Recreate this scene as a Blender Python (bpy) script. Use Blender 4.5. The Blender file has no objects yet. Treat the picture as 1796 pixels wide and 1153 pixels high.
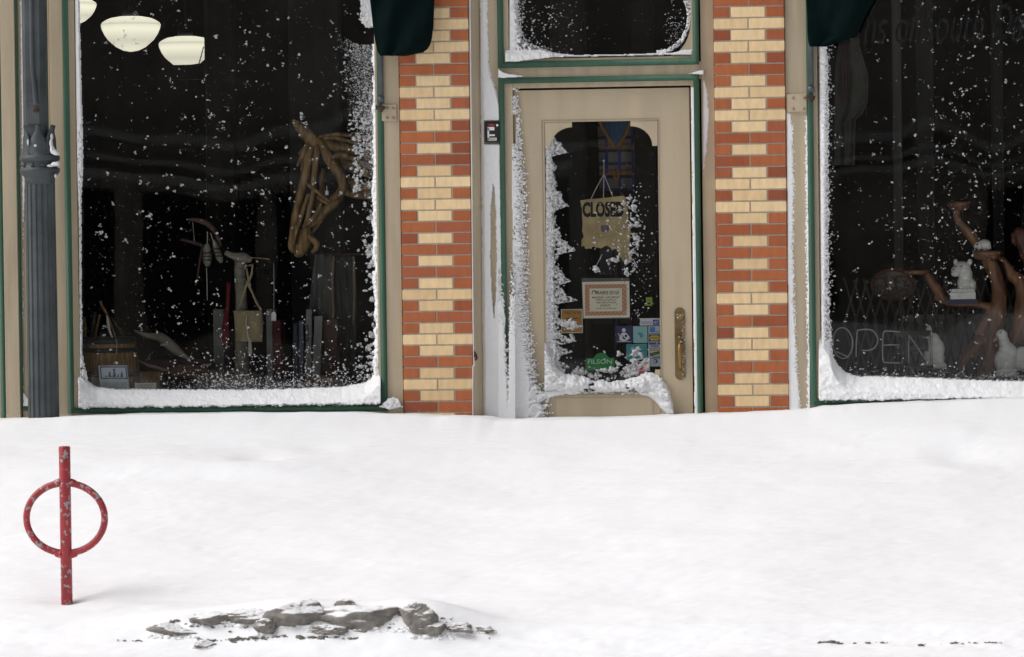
import bpy, math, random
import numpy as np
from mathutils import Vector, Matrix

random.seed(7)
RNG = np.random.default_rng(11)
SC = bpy.context.scene
COL = SC.collection

# ------------------------------------------------------------------ camera
FPX, UC, VC = 6735.0, 898.0, 576.5            # focal length and centre, in photograph pixels
PSI, PITCH, ROLL = math.radians(6.3), math.radians(1.24), 0.0132
DIST, EYE = 21.7, 1.5
f_ = np.array([-math.sin(PSI) * math.cos(PITCH), math.cos(PSI) * math.cos(PITCH), -math.sin(PITCH)])
r0 = np.array([math.cos(PSI), math.sin(PSI), 0.0])
u0 = np.cross(r0, f_)
r_ = r0 * math.cos(ROLL) - u0 * math.sin(ROLL)
u_ = u0 * math.cos(ROLL) + r0 * math.sin(ROLL)
CAM = np.array([DIST * math.sin(PSI), -DIST * math.cos(PSI), EYE])
cd = bpy.data.cameras.new('camera')
cd.sensor_width = 36.0
cd.lens = 36.0 * FPX / 1796.0
cd.clip_end = 500
cd.dof.use_dof = True
cd.dof.focus_distance = DIST
cd.dof.aperture_fstop = 5.0
cam = bpy.data.objects.new('camera', cd)
COL.objects.link(cam)
cam.matrix_world = Matrix(((r_[0], u_[0], -f_[0], CAM[0]), (r_[1], u_[1], -f_[1], CAM[1]),
                           (r_[2], u_[2], -f_[2], CAM[2]), (0, 0, 0, 1)))
SC.camera = cam

# ------------------------------------------------------------------ sky, sun, exposure
SUN_EL, SUN_AZ = math.radians(44), math.radians(258)
w = bpy.data.worlds.new('World')
SC.world = w
w.use_nodes = True
wn, wl = w.node_tree.nodes, w.node_tree.links
sky = wn.new('ShaderNodeTexSky')
sky.sky_type = 'NISHITA'
sky.sun_disc = False
sky.sun_elevation = SUN_EL
sky.sun_rotation = SUN_AZ
sky.air_density = 1.0
sky.dust_density = 3.0
hs = wn.new('ShaderNodeHueSaturation')            # an overcast sky: nearly grey
hs.inputs['Saturation'].default_value = 0.2
wl.new(sky.outputs[0], hs.inputs['Color'])
bg = wn['Background']
wl.new(hs.outputs[0], bg.inputs['Color'])
bg.inputs['Strength'].default_value = 0.115
sd = bpy.data.lights.new('sun', 'SUN')
sd.energy = 1.75
sd.angle = math.radians(46)
sd.color = (1.0, 0.99, 0.98)
sun = bpy.data.objects.new('sun', sd)
COL.objects.link(sun)
sdir = Vector((math.sin(SUN_AZ) * math.cos(SUN_EL), math.cos(SUN_AZ) * math.cos(SUN_EL), math.sin(SUN_EL)))
sun.rotation_euler = sdir.to_track_quat('Z', 'Y').to_euler()
sun.location = (0, -10, 12)
SC.view_settings.view_transform = 'Standard'
SC.view_settings.look = 'None'
SC.view_settings.exposure = 0.17
SC.view_settings.gamma = 1.0
SC.cycles.use_denoising = True
SC.cycles.max_bounces = 8
SC.cycles.transparent_max_bounces = 12
SC.cycles.caustics_reflective = False
SC.cycles.caustics_refractive = False

# ------------------------------------------------------------------ measuring: a photo pixel at a known distance y
def Wn(u, v, Y):
    u = np.asarray(u, float); v = np.asarray(v, float); Y = np.asarray(Y, float)
    d = f_ * FPX + (u - UC)[..., None] * r_ - (v - VC)[..., None] * u_
    t = (Y - CAM[1]) / d[..., 1]
    return CAM + d * t[..., None]
def P(u, v, Y):
    return Wn(u, v, Y)
def X(u, Y, v=430):
    return float(Wn(u, v, Y)[0])
def Z(v, Y, u=898):
    return float(Wn(u, v, Y)[2])
def PX(Y):                                       # metres per photo pixel
    return (DIST + Y) / FPX

# ------------------------------------------------------------------ noise
def _h(ix, iy, s):
    n = (ix.astype(np.int64) * 374761393 + iy.astype(np.int64) * 668265263 + s * 974711) & 0xffffffff
    n = ((n ^ (n >> 13)) * 1274126177) & 0xffffffff
    n = ((n ^ (n >> 16)) * 2246822519) & 0xffffffff
    return ((n ^ (n >> 15)) & 0xffff) / 65535.0
def vnoise(x, y, s=0):
    x = np.asarray(x, float); y = np.asarray(y, float)
    x, y = np.broadcast_arrays(x, y)
    ix, iy = np.floor(x), np.floor(y)
    fx, fy = x - ix, y - iy
    fx = fx * fx * (3 - 2 * fx); fy = fy * fy * (3 - 2 * fy)
    a = _h(ix, iy, s); b = _h(ix + 1, iy, s); c = _h(ix, iy + 1, s); d = _h(ix + 1, iy + 1, s)
    return (a * (1 - fx) + b * fx) * (1 - fy) + (c * (1 - fx) + d * fx) * fy
def fbm(x, y, s=0, o=4, g=.5):
    t, a, n = 0, 1, 0
    for k in range(o):
        t = t + a * vnoise(np.asarray(x) * 2 ** k + 17.3 * k, np.asarray(y) * 2 ** k - 9.1 * k, s + k); n += a; a *= g
    return t / n
def sst(a, b, x):
    t = np.clip((np.asarray(x, float) - a) / (b - a), 0, 1)
    return t * t * (3 - 2 * t)
def ip(x, pts):
    return np.interp(x, [p[0] for p in pts], [p[1] for p in pts])

# ------------------------------------------------------------------ materials
def _mat(name):
    m = bpy.data.materials.new(name); m.use_nodes = True
    n, l = m.node_tree.nodes, m.node_tree.links
    return m, n, l, n['Principled BSDF']
def rgb(c):
    return (c[0], c[1], c[2], 1)
def srgb(r, g, b):
    f = lambda c: (c / 255) / 12.92 if c / 255 <= .04045 else (((c / 255) + .055) / 1.055) ** 2.4
    return (f(r), f(g), f(b))
def paint(name, c, rough=.6, var=.12, scale=6, bump=.0, bscale=60, metal=0, stretch=(1, 1, 1), spec=.4, c2=None, lo=.3, hi=.7):
    """colour with a soft uneven wear pattern and a little relief"""
    m, n, l, b = _mat(name)
    tc = n.new('ShaderNodeTexCoord'); mp = n.new('ShaderNodeMapping'); mp.inputs['Scale'].default_value = stretch
    l.new(tc.outputs['Object'], mp.inputs['Vector'])
    no = n.new('ShaderNodeTexNoise'); no.inputs['Scale'].default_value = scale; no.inputs['Detail'].default_value = 6
    l.new(mp.outputs[0], no.inputs['Vector'])
    cr = n.new('ShaderNodeValToRGB'); cr.color_ramp.elements[0].position = lo; cr.color_ramp.elements[1].position = hi
    c2 = c2 or tuple(min(1, x * (1 + var)) for x in c)
    c1 = tuple(x * (1 - var) for x in c)
    cr.color_ramp.elements[0].color = rgb(c1); cr.color_ramp.elements[1].color = rgb(c2)
    l.new(no.outputs['Fac'], cr.inputs['Fac']); l.new(cr.outputs[0], b.inputs['Base Color'])
    b.inputs['Roughness'].default_value = rough; b.inputs['Metallic'].default_value = metal
    b.inputs['Specular IOR Level'].default_value = spec
    if bump:
        n2 = n.new('ShaderNodeTexNoise'); n2.inputs['Scale'].default_value = bscale; n2.inputs['Detail'].default_value = 4
        l.new(mp.outputs[0], n2.inputs['Vector'])
        bp = n.new('ShaderNodeBump'); bp.inputs['Strength'].default_value = bump; bp.inputs['Distance'].default_value = .01
        l.new(n2.outputs['Fac'], bp.inputs['Height']); l.new(bp.outputs[0], b.inputs['Normal'])
    return m
def chipped(name, c, chip, scale, thr, rough=.45):
    m, n, l, b = _mat(name)
    tc = n.new('ShaderNodeTexCoord')
    no = n.new('ShaderNodeTexNoise'); no.inputs['Scale'].default_value = scale; no.inputs['Detail'].default_value = 5
    no.inputs['Roughness'].default_value = .62
    l.new(tc.outputs['Object'], no.inputs['Vector'])
    cr = n.new('ShaderNodeValToRGB'); cr.color_ramp.elements[0].position = thr; cr.color_ramp.elements[1].position = thr + .015
    l.new(no.outputs['Fac'], cr.inputs['Fac'])
    n2 = n.new('ShaderNodeTexNoise'); n2.inputs['Scale'].default_value = 9; n2.inputs['Detail'].default_value = 4
    l.new(tc.outputs['Object'], n2.inputs['Vector'])
    c2 = n.new('ShaderNodeValToRGB'); c2.color_ramp.elements[0].position = .3; c2.color_ramp.elements[1].position = .7
    c2.color_ramp.elements[0].color = rgb([x * .75 for x in c]); c2.color_ramp.elements[1].color = rgb([x * 1.15 for x in c])
    l.new(n2.outputs['Fac'], c2.inputs['Fac'])
    mx = n.new('ShaderNodeMix'); mx.data_type = 'RGBA'
    l.new(cr.outputs[0], mx.inputs['Factor']); l.new(c2.outputs[0], mx.inputs['A']); mx.inputs['B'].default_value = rgb(chip)
    l.new(mx.outputs['Result'], b.inputs['Base Color']); b.inputs['Roughness'].default_value = rough
    bp = n.new('ShaderNodeBump'); bp.inputs['Strength'].default_value = .4; bp.inputs['Distance'].default_value = .002; bp.invert = True
    l.new(cr.outputs[0], bp.inputs['Height']); l.new(bp.outputs[0], b.inputs['Normal'])
    return m
def wood(name, c1, c2, scale=5, stretch=(8, 8, 1), rough=.65):
    return paint(name, c1, rough, 0, scale, .35, scale * 6, stretch=stretch, c2=c2)
def plain(name, c, rough=.6, metal=0):
    return paint(name, c, rough, .06, 12, 0, metal=metal)
def attr_paint(name, rough, bump=.12):
    """colour carried by each brick (its own clay), with fine speckle"""
    m, n, l, b = _mat(name)
    at = n.new('ShaderNodeAttribute'); at.attribute_name = 'clay'
    tc = n.new('ShaderNodeTexCoord')
    no = n.new('ShaderNodeTexNoise'); no.inputs['Scale'].default_value = 22; no.inputs['Detail'].default_value = 7
    mp = n.new('ShaderNodeMapping'); mp.inputs['Scale'].default_value = (1.6, 1, .5)
    l.new(tc.outputs['Object'], mp.inputs['Vector']); l.new(mp.outputs[0], no.inputs['Vector'])
    mr = n.new('ShaderNodeMapRange'); mr.inputs['From Min'].default_value = .3; mr.inputs['From Max'].default_value = .7
    mr.inputs['To Min'].default_value = .88; mr.inputs['To Max'].default_value = 1.08
    l.new(no.outputs['Fac'], mr.inputs['Value'])
    mx = n.new('ShaderNodeVectorMath'); mx.operation = 'SCALE'
    l.new(at.outputs['Color'], mx.inputs[0]); l.new(mr.outputs[0], mx.inputs['Scale'])
    l.new(mx.outputs[0], b.inputs['Base Color'])
    b.inputs['Roughness'].default_value = rough
    bp = n.new('ShaderNodeBump'); bp.inputs['Strength'].default_value = bump; bp.inputs['Distance'].default_value = .004
    l.new(no.outputs['Fac'], bp.inputs['Height']); l.new(bp.outputs[0], b.inputs['Normal'])
    return m
def snow_mat(name, c=(.90, .905, .915), scale=120, strength=.35, dist=.006, dirt=False):
    m, n, l, b = _mat(name)
    tc = n.new('ShaderNodeTexCoord')
    no = n.new('ShaderNodeTexNoise'); no.inputs['Scale'].default_value = scale; no.inputs['Detail'].default_value = 5
    l.new(tc.outputs['Object'], no.inputs['Vector'])
    bp = n.new('ShaderNodeBump'); bp.inputs['Strength'].default_value = strength; bp.inputs['Distance'].default_value = dist
    l.new(no.outputs['Fac'], bp.inputs['Height']); l.new(bp.outputs[0], b.inputs['Normal'])
    b.inputs['Base Color'].default_value = rgb(c); b.inputs['Roughness'].default_value = .75
    b.inputs['Specular IOR Level'].default_value = .15
    return m
def flake_mat(name, c, clear):
    """thin loose snow on a pane: part of the light goes straight through"""
    m, n, l, b = _mat(name)
    b.inputs['Base Color'].default_value = rgb(c); b.inputs['Roughness'].default_value = .8; b.inputs['Specular IOR Level'].default_value = .1
    tr = n.new('ShaderNodeBsdfTransparent'); mx = n.new('ShaderNodeMixShader')
    tc = n.new('ShaderNodeTexCoord'); no = n.new('ShaderNodeTexNoise'); no.inputs['Scale'].default_value = 60; l.new(tc.outputs['Object'], no.inputs['Vector'])
    mr = n.new('ShaderNodeMapRange'); mr.inputs['From Min'].default_value = .35; mr.inputs['From Max'].default_value = .65
    mr.inputs['To Min'].default_value = clear - .25; mr.inputs['To Max'].default_value = clear + .25; l.new(no.outputs['Fac'], mr.inputs['Value'])
    l.new(mr.outputs[0], mx.inputs[0]); l.new(b.outputs[0], mx.inputs[1]); l.new(tr.outputs[0], mx.inputs[2])
    l.new(mx.outputs[0], n['Material Output'].inputs['Surface'])
    return m
def glass_mat(name, wav=.02, sx=1.2, sz=.35):
    m, n, l, b = _mat(name)
    n.remove(b)
    out = n['Material Output']
    tc = n.new('ShaderNodeTexCoord'); mp = n.new('ShaderNodeMapping'); mp.inputs['Scale'].default_value = (sx, 1, sz)
    no = n.new('ShaderNodeTexNoise'); no.inputs['Scale'].default_value = 1.0; no.inputs['Detail'].default_value = 1
    l.new(tc.outputs['Object'], mp.inputs['Vector']); l.new(mp.outputs[0], no.inputs['Vector'])
    bp = n.new('ShaderNodeBump'); bp.inputs['Strength'].default_value = 1; bp.inputs['Distance'].default_value = wav
    l.new(no.outputs['Fac'], bp.inputs['Height'])
    fr = n.new('ShaderNodeFresnel'); fr.inputs['IOR'].default_value = 1.45
    tr = n.new('ShaderNodeBsdfTransparent'); tr.inputs['Color'].default_value = (.965, .975, .965, 1)
    gl = n.new('ShaderNodeBsdfGlossy'); gl.inputs['Roughness'].default_value = .02
    l.new(bp.outputs[0], gl.inputs['Normal'])
    mx = n.new('ShaderNodeMixShader')
    l.new(fr.outputs[0], mx.inputs[0]); l.new(tr.outputs[0], mx.inputs[1]); l.new(gl.outputs[0], mx.inputs[2])
    l.new(mx.outputs[0], out.inputs['Surface'])
    return m
def lamp_mat(name, c, s):
    m, n, l, b = _mat(name)
    b.inputs['Base Color'].default_value = (.8, .78, .7, 1); b.inputs['Emission Color'].default_value = rgb(c)
    tc = n.new('ShaderNodeTexCoord'); sp_ = n.new('ShaderNodeSeparateXYZ'); l.new(tc.outputs['Generated'], sp_.inputs[0])
    cr = n.new('ShaderNodeValToRGB'); e = cr.color_ramp.elements
    for q, val in ((.0, .86), (.3, 1.0), (.62, .93), (.74, .80), (.77, .55), (.80, .78), (1.0, .62)):
        z = e[0] if q == 0 else (e[1] if q == 1 else e.new(q)); z.color = (val, val, val, 1)
    l.new(sp_.outputs['Z'], cr.inputs['Fac'])
    mu = n.new('ShaderNodeMath'); mu.operation = 'MULTIPLY'; mu.inputs[1].default_value = s; l.new(cr.outputs[0], mu.inputs[0]); l.new(mu.outputs[0], b.inputs['Emission Strength']); b.inputs['Roughness'].default_value = .3
    return m

# ------------------------------------------------------------------ geometry collectors
class MB:
    def __init__(self):
        self.v, self.f, self.n, self.c = [], [], 0, []
    def add(self, V, F, col=None):
        V = np.asarray(V, float).reshape(-1, 3)
        self.v.append(V); o = self.n
        self.f.extend([[i + o for i in q] for q in F]); self.n += len(V)
        self.c.extend([col] * len(F))
        return self
    def box(self, a, b, col=None):
        x0, y0, z0 = [min(p, q) for p, q in zip(a, b)]; x1, y1, z1 = [max(p, q) for p, q in zip(a, b)]
        V = [(x0, y0, z0), (x1, y0, z0), (x1, y1, z0), (x0, y1, z0), (x0, y0, z1), (x1, y0, z1), (x1, y1, z1), (x0, y1, z1)]
        return self.add(V, [(0, 3, 2, 1), (4, 5, 6, 7), (0, 1, 5, 4), (1, 2, 6, 5), (2, 3, 7, 6), (3, 0, 4, 7)], col)
    def cbox(self, a, b, e=.004, col=None):
        """box whose front (-y) edges are chamfered"""
        x0, y0, z0 = [min(p, q) for p, q in zip(a, b)]; x1, y1, z1 = [max(p, q) for p, q in zip(a, b)]
        V = [(x0, y1, z0), (x1, y1, z0), (x1, y1, z1), (x0, y1, z1), (x0, y0 + e, z0), (x1, y0 + e, z0), (x1, y0 + e, z1), (x0, y0 + e, z1),
             (x0 + e, y0, z0 + e), (x1 - e, y0, z0 + e), (x1 - e, y0, z1 - e), (x0 + e, y0, z1 - e)]
        F = [(0, 3, 2, 1), (8, 9, 10, 11)]
        for i in range(4):
            j = (i + 1) % 4
            F += [(i, j, 4 + j, 4 + i), (4 + i, 4 + j, 8 + j, 8 + i)]
        return self.add(V, F, col)
    def prism(self, poly, y0, y1, col=None):
        """poly: (x, z) outline, extruded from y0 (front) to y1"""
        n = len(poly)
        V = [(p[0], y0, p[1]) for p in poly] + [(p[0], y1, p[1]) for p in poly]
        a = sum(poly[i][0] * poly[(i + 1) % n][1] - poly[(i + 1) % n][0] * poly[i][1] for i in range(n))
        F = [tuple(range(n)), tuple(range(2 * n - 1, n - 1, -1))] + [(i, n + i, n + (i + 1) % n, (i + 1) % n) for i in range(n)]
        if a < 0: F = [tuple(reversed(q)) for q in F]
        return self.add(V, F, col)
    def tube(self, pts, rad, seg=10, smooth=4, flat=1.0, cap=True, noise=0, ns=0):
        """round bar through 3-D points; rad one value or one per point; flat squeezes it in y"""
        pts = np.asarray(pts, float); n = len(pts)
        rad = np.full(n, float(rad)) if np.isscalar(rad) else np.asarray(rad, float)
        if smooth > 1 and n > 2:
            Q, R = [], []
            for i in range(n - 1):
                p0, p1, p2, p3 = pts[max(i - 1, 0)], pts[i], pts[i + 1], pts[min(i + 2, n - 1)]
                for k in range(smooth):
                    t = k / smooth
                    Q.append(.5 * (2 * p1 + (p2 - p0) * t + (2 * p0 - 5 * p1 + 4 * p2 - p3) * t * t + (3 * p1 - p0 - 3 * p2 + p3) * t ** 3))
                    R.append(rad[i] * (1 - t) + rad[i + 1] * t)
            Q.append(pts[-1]); R.append(rad[-1]); pts, rad = np.array(Q), np.array(R); n = len(pts)
        T = np.gradient(pts, axis=0); T /= np.linalg.norm(T, axis=1)[:, None] + 1e-12
        ref = np.array([0, 1., 0]) if abs(T[0][1]) < .8 else np.array([1., 0, 0])
        V = []
        A = np.cross(T[0], ref); A /= np.linalg.norm(A)
        for i in range(n):
            A = A - T[i] * A.dot(T[i]); A /= np.linalg.norm(A) + 1e-12
            B = np.cross(T[i], A)
            for k in range(seg):
                th = 2 * math.pi * k / seg
                rr = rad[i] * (1 + (noise * (2 * float(vnoise(i * .45 + ns, k * 1.3 + ns * 3, 5)) - 1) if noise else 0))
                d = A * math.cos(th) + B * math.sin(th)
                d = d * np.array([1, flat, 1])
                V.append(pts[i] + d * rr)
        F = [(i * seg + k, i * seg + (k + 1) % seg, (i + 1) * seg + (k + 1) % seg, (i + 1) * seg + k) for i in range(n - 1) for k in range(seg)]
        if cap: F += [tuple(range(seg - 1, -1, -1)), tuple((n - 1) * seg + k for k in range(seg))]
        return self.add(V, F)
    def tpx(self, pts, Y, seg=9, smooth=4, flat=1.0, noise=.12, yo=None):
        """tube given as photo pixels (u, v, radius in pixels) standing at distance Y"""
        Ps = [P(p[0], p[1], Y + (yo[i] if yo else 0)) for i, p in enumerate(pts)]
        return self.tube(Ps, [p[2] * PX(Y) for p in pts], seg, smooth, flat, True, noise, random.random() * 50)
    def lathe(self, c, prof, seg=28, fl=None):
        """prof: (radius, z) up an upright axis through c; fl(theta, z) scales the radius"""
        V = []
        for r, z in prof:
            for k in range(seg):
                th = 2 * math.pi * k / seg
                q = r * (fl(th, z) if fl else 1)
                V.append((c[0] + q * math.cos(th), c[1] + q * math.sin(th), z))
        n = len(prof)
        F = [(i * seg + k, i * seg + (k + 1) % seg, (i + 1) * seg + (k + 1) % seg, (i + 1) * seg + k) for i in range(n - 1) for k in range(seg)]
        F += [tuple(range(seg - 1, -1, -1)), tuple((n - 1) * seg + k for k in range(seg))]
        return self.add(V, F)
    def ell(self, c, r, seg=16, rings=10):
        V = []
        for i in range(rings + 1):
            ph = math.pi * (i / rings) * .98 + .01 * math.pi
            for k in range(seg):
                th = 2 * math.pi * k / seg
                V.append((c[0] + r[0] * math.sin(ph) * math.cos(th), c[1] + r[1] * math.sin(ph) * math.sin(th), c[2] - r[2] * math.cos(ph)))
        F = [(i * seg + k, i * seg + (k + 1) % seg, (i + 1) * seg + (k + 1) % seg, (i + 1) * seg + k) for i in range(rings) for k in range(seg)]
        F += [tuple(range(seg - 1, -1, -1)), tuple(rings * seg + k for k in range(seg))]
        return self.add(V, F)
    def epx(self, u, v, ru, rv, Y, ry=None):
        s = PX(Y)
        return self.ell(P(u, v, Y), (ru * s, (ry if ry else (ru + rv) / 2) * s, rv * s))
    def text(self, s, u, v, hpx, Y, wpx=None, shear=0, bold=0, align='CENTER'):
        """lettering hpx photo pixels tall, centred on pixel (u, v), facing the street"""
        cu = bpy.data.curves.new('lettering', 'FONT'); cu.body = s; cu.size = 1; cu.resolution_u = 3; cu.shear = shear
        cu.offset = bold; cu.fill_mode = 'FRONT'
        ob = bpy.data.objects.new('lettering', cu)
        me = bpy.data.meshes.new_from_object(ob)
        V = np.array([q.co[:] for q in me.vertices]); F = [tuple(q.vertices) for q in me.polygons]
        bpy.data.objects.remove(ob); bpy.data.meshes.remove(me); bpy.data.curves.remove(cu)
        lo, hi = V.min(0), V.max(0)
        k = hpx * PX(Y) / (hi[1] - lo[1]); kx = k if not wpx else wpx * PX(Y) / (hi[0] - lo[0])
        c = P(u, v, Y)
        Q = np.stack([c[0] + (V[:, 0] - (lo[0] + hi[0]) / 2) * kx, np.full(len(V), c[1]), c[2] + (V[:, 1] - (lo[1] + hi[1]) / 2) * k], 1)
        return self.add(Q, F)
    def rect(self, u0, v0, u1, v1, Y, th=.0008):
        a, b = P(u0, v1, Y), P(u1, v0, Y)
        m = ((u0 + u1) / 2, (v0 + v1) / 2); c = P(m[0], m[1], Y); s = PX(Y)
        hw, hh = (u1 - u0) / 2 * s, (v1 - v0) / 2 * s
        return self.box((c[0] - hw, Y, c[2] - hh), (c[0] + hw, Y + th, c[2] + hh))
    def disc(self, u, v, ru, rv, Y, th=.0008, n=24):
        c = P(u, v, Y); s = PX(Y)
        return self.prism([(c[0] + ru * s * math.cos(2 * math.pi * k / n), c[2] + rv * s * math.sin(2 * math.pi * k / n)) for k in range(n)], Y, Y + th)
    def poly(self, pts, Y, th=.0008):
        return self.prism([tuple(P(a, b, Y)[[0, 2]]) for a, b in pts], Y, Y + th)

ORI = {}
def _link(name, V, F, mat, parent=None, smooth=False, origin=None):
    V = np.asarray(V, np.float64)
    if parent is not None: o = ORI[parent.name]
    elif origin is not None: o = np.asarray(origin, float)
    else: o = np.array([(V[:, 0].min() + V[:, 0].max()) / 2, (V[:, 1].min() + V[:, 1].max()) / 2, V[:, 2].min()])
    me = bpy.data.meshes.new(name)
    if isinstance(F, np.ndarray):
        k = F.shape[1]
        me.vertices.add(len(V)); me.vertices.foreach_set('co', (V - o).astype(np.float32).ravel())
        me.loops.add(F.size); me.loops.foreach_set('vertex_index', F.astype(np.int32).ravel())
        me.polygons.add(len(F)); me.polygons.foreach_set('loop_start', np.arange(0, F.size, k, dtype=np.int32))
        me.update(calc_edges=True); me.validate()
    else:
        me.from_pydata((V - o).tolist(), [], F)
    if smooth:
        me.polygons.foreach_set('use_smooth', np.ones(len(me.polygons), bool))
    for m in (mat if isinstance(mat, (list, tuple)) else [mat]): me.materials.append(m)
    ob = bpy.data.objects.new(name, me); COL.objects.link(ob)
    if parent is None: ob.location = o
    else: ob.parent = parent
    ORI[ob.name] = o
    return ob
def build(mb, name, mat, parent=None, smooth=False, origin=None):
    V = np.concatenate(mb.v)
    ob = _link(name, V, mb.f, mat, parent, smooth, origin)
    if any(c is not None for c in mb.c):
        at = ob.data.color_attributes.new('clay', 'FLOAT_COLOR', 'CORNER')
        buf = []
        for p, c in zip(ob.data.polygons, mb.c): buf += [*(c or (.5, .5, .5)), 1.0] * p.loop_total
        at.data.foreach_set('color', buf)
    return ob
def rootat(name, loc, label, cat, group=None, kind=None):
    o = bpy.data.objects.new(name, None); COL.objects.link(o); o.location = loc; o.empty_display_size = .1
    ORI[o.name] = np.asarray(loc, float)
    return tag(o, label, cat, group, kind)
def tag(o, label=None, cat=None, group=None, kind=None):
    if label: o['label'] = label
    if cat: o['category'] = cat
    if group: o['group'] = group
    if kind: o['kind'] = kind
    return o
def mods(o, voxel=None, bevel=None, sub=0, solid=None, smooth=0):
    if voxel:
        m = o.modifiers.new('remesh', 'REMESH'); m.mode = 'VOXEL'; m.voxel_size = voxel; m.use_smooth_shade = True
    if smooth:
        m = o.modifiers.new('smooth', 'SMOOTH'); m.iterations = smooth; m.factor = .5
    if solid:
        m = o.modifiers.new('solid', 'SOLIDIFY'); m.thickness = solid; m.offset = 0
    if bevel:
        m = o.modifiers.new('bevel', 'BEVEL'); m.width = bevel; m.segments = 2; m.limit_method = 'ANGLE'
    if sub:
        m = o.modifiers.new('sub', 'SUBSURF'); m.levels = m.render_levels = sub
    return o
def cloth(rows, Y, nu=24, nv=30, depth=.02, folds=3, seed=0, bulge=0, diag=0):
    """hanging cloth from rows (v, u_left, u_right) in photo pixels, with folds of real depth"""
    vs = np.linspace(rows[0][0], rows[-1][0], nv)
    L = ip(vs, [(r[0], r[1]) for r in rows]); R = ip(vs, [(r[0], r[2]) for r in rows])
    s = np.linspace(0, 1, nu)
    U = L[:, None] * (1 - s) + R[:, None] * s
    V = np.repeat(vs[:, None], nu, 1)
    t = np.linspace(0, 1, nv)[:, None]
    d = depth * np.sin(folds * 2 * math.pi * (s[None] + diag * t) + 5 * vnoise(s[None] * 2 + seed, t * 2, seed)) * (.35 + .65 * t)
    d = d + depth * 1.2 * (fbm(s[None] * 5, t * 4, seed + 3) - .5) - bulge * np.sin(math.pi * s)[None]
    Q = Wn(U, V, Y + d).reshape(-1, 3)
    F = [(i * nu + k, (i + 1) * nu + k, (i + 1) * nu + k + 1, i * nu + k + 1) for i in range(nv - 1) for k in range(nu - 1)]
    return MB().add(Q, F)

# ---- snow that clings: relief sheets and loose flakes
def rime_arr(u0, u1, v0, v1, Y, res, H, both=None):
    us = np.arange(u0, u1 + res, res); vs = np.arange(v0, v1 + res, res)
    U, V = np.meshgrid(us, vs)
    h = H(U, V)
    pos = h > 0
    Yy = np.where(pos, Y - h, Y + .0015)
    Q = Wn(U, V, Yy).reshape(-1, 3)
    nu = len(us)
    k = (np.arange(len(vs) - 1)[:, None] * nu + np.arange(nu - 1)[None])
    keep = (pos[:-1, :-1] | pos[1:, :-1] | pos[:-1, 1:] | pos[1:, 1:])
    k = k[keep]
    F = np.stack([k, k + nu, k + nu + 1, k + 1], 1)
    used = np.unique(F); mp = np.full(len(Q), -1); mp[used] = np.arange(len(used))
    return Q[used], mp[F]
OCT_V = np.array([(1, 0, 0), (-1, 0, 0), (0, 1, 0), (0, -1, 0), (0, 0, 1), (0, 0, -1)], float)
OCT_F = np.array([(0, 2, 4), (2, 1, 4), (1, 3, 4), (3, 0, 4), (2, 0, 5), (1, 2, 5), (3, 1, 5), (0, 3, 5)])
def _ico():
    e, V, F = {}, [tuple(x) for x in OCT_V], []
    def mid(a, b):
        k = (min(a, b), max(a, b))
        if k not in e:
            p = (np.array(V[a]) + np.array(V[b])); p /= np.linalg.norm(p); e[k] = len(V); V.append(tuple(p))
        return e[k]
    for a, b, c in OCT_F:
        x, y, z = mid(a, b), mid(b, c), mid(c, a)
        F += [(a, x, z), (x, b, y), (z, y, c), (x, y, z)]
    return np.array(V), np.array(F)
ICO_V, ICO_F = _ico()
def flakes_arr(u, v, rpx, Y, flat=.6, fine=False):
    """one ragged little lump of snow per point; returns quads-as-triangles arrays"""
    BV, BF = (OCT_V, OCT_F) if fine else (ICO_V, ICO_F)
    n, m = len(u), len(BV)
    s = (rpx * PX(0.1))[:, None, None]
    C = Wn(u, v, np.full(n, Y))[:, None, :]
    j = 1 + RNG.uniform(-.45, .35, (n, m, 1))
    sc = np.stack([RNG.uniform(.55, 1.6, n), np.full(n, flat), RNG.uniform(.55, 1.35, n)], 1)[:, None, :]
    V = C + BV[None] * j * sc * s
    F = (BF[None] + (np.arange(n) * m)[:, None, None]).reshape(-1, 3)
    return V.reshape(-1, 3), F
class SnowPack:
    def __init__(self): self.q, self.t, self.nq, self.nt, self.qf, self.tf, self.qm = [], [], 0, 0, [], [], []
    def sheet(self, *a, thin=False, **k):
        V, F = rime_arr(*a, **k); self.q.append(V); self.qm.append(np.full(len(F), 1 if thin else 0, np.int32)); self.qf.append(F + self.nq); self.nq += len(V); return self
    def flakes(self, u, v, r, Y, flat=.6, fine=False):
        if len(u) == 0: return self
        V, F = flakes_arr(np.asarray(u), np.asarray(v), np.asarray(r), Y, flat, fine); self.t.append(V); self.tf.append(F + self.nt); self.nt += len(V); return self
    def build(self, name, mat, label, cat):
        V = np.concatenate(self.q + self.t)
        F, n1 = [], 0
        if self.q:
            Q = np.concatenate(self.qf); F += [Q[:, [0, 1, 2]], Q[:, [0, 2, 3]]]; n1 = 2 * len(Q)
        if self.t: F.append(np.concatenate(self.tf) + self.nq)
        F = np.concatenate(F)
        o = _link(name, V, F, [mat, M_FLAKE], None, True)
        if len(o.data.polygons) == len(F):
            mi = (np.arange(len(F)) >= n1).astype(np.int32)
            if self.q: q = np.concatenate(self.qm); mi[:len(q)] = q; mi[len(q):n1] = q
            o.data.polygons.foreach_set('material_index', mi)
        return tag(o, label, cat, kind='stuff')
def scatter(n, u0, u1, v0, v1, dens, seed):
    g = np.random.default_rng(seed)
    u = g.uniform(u0, u1, n); v = g.uniform(v0, v1, n)
    keep = g.uniform(0, 1, n) < dens(u, v)
    return u[keep], v[keep]

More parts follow.
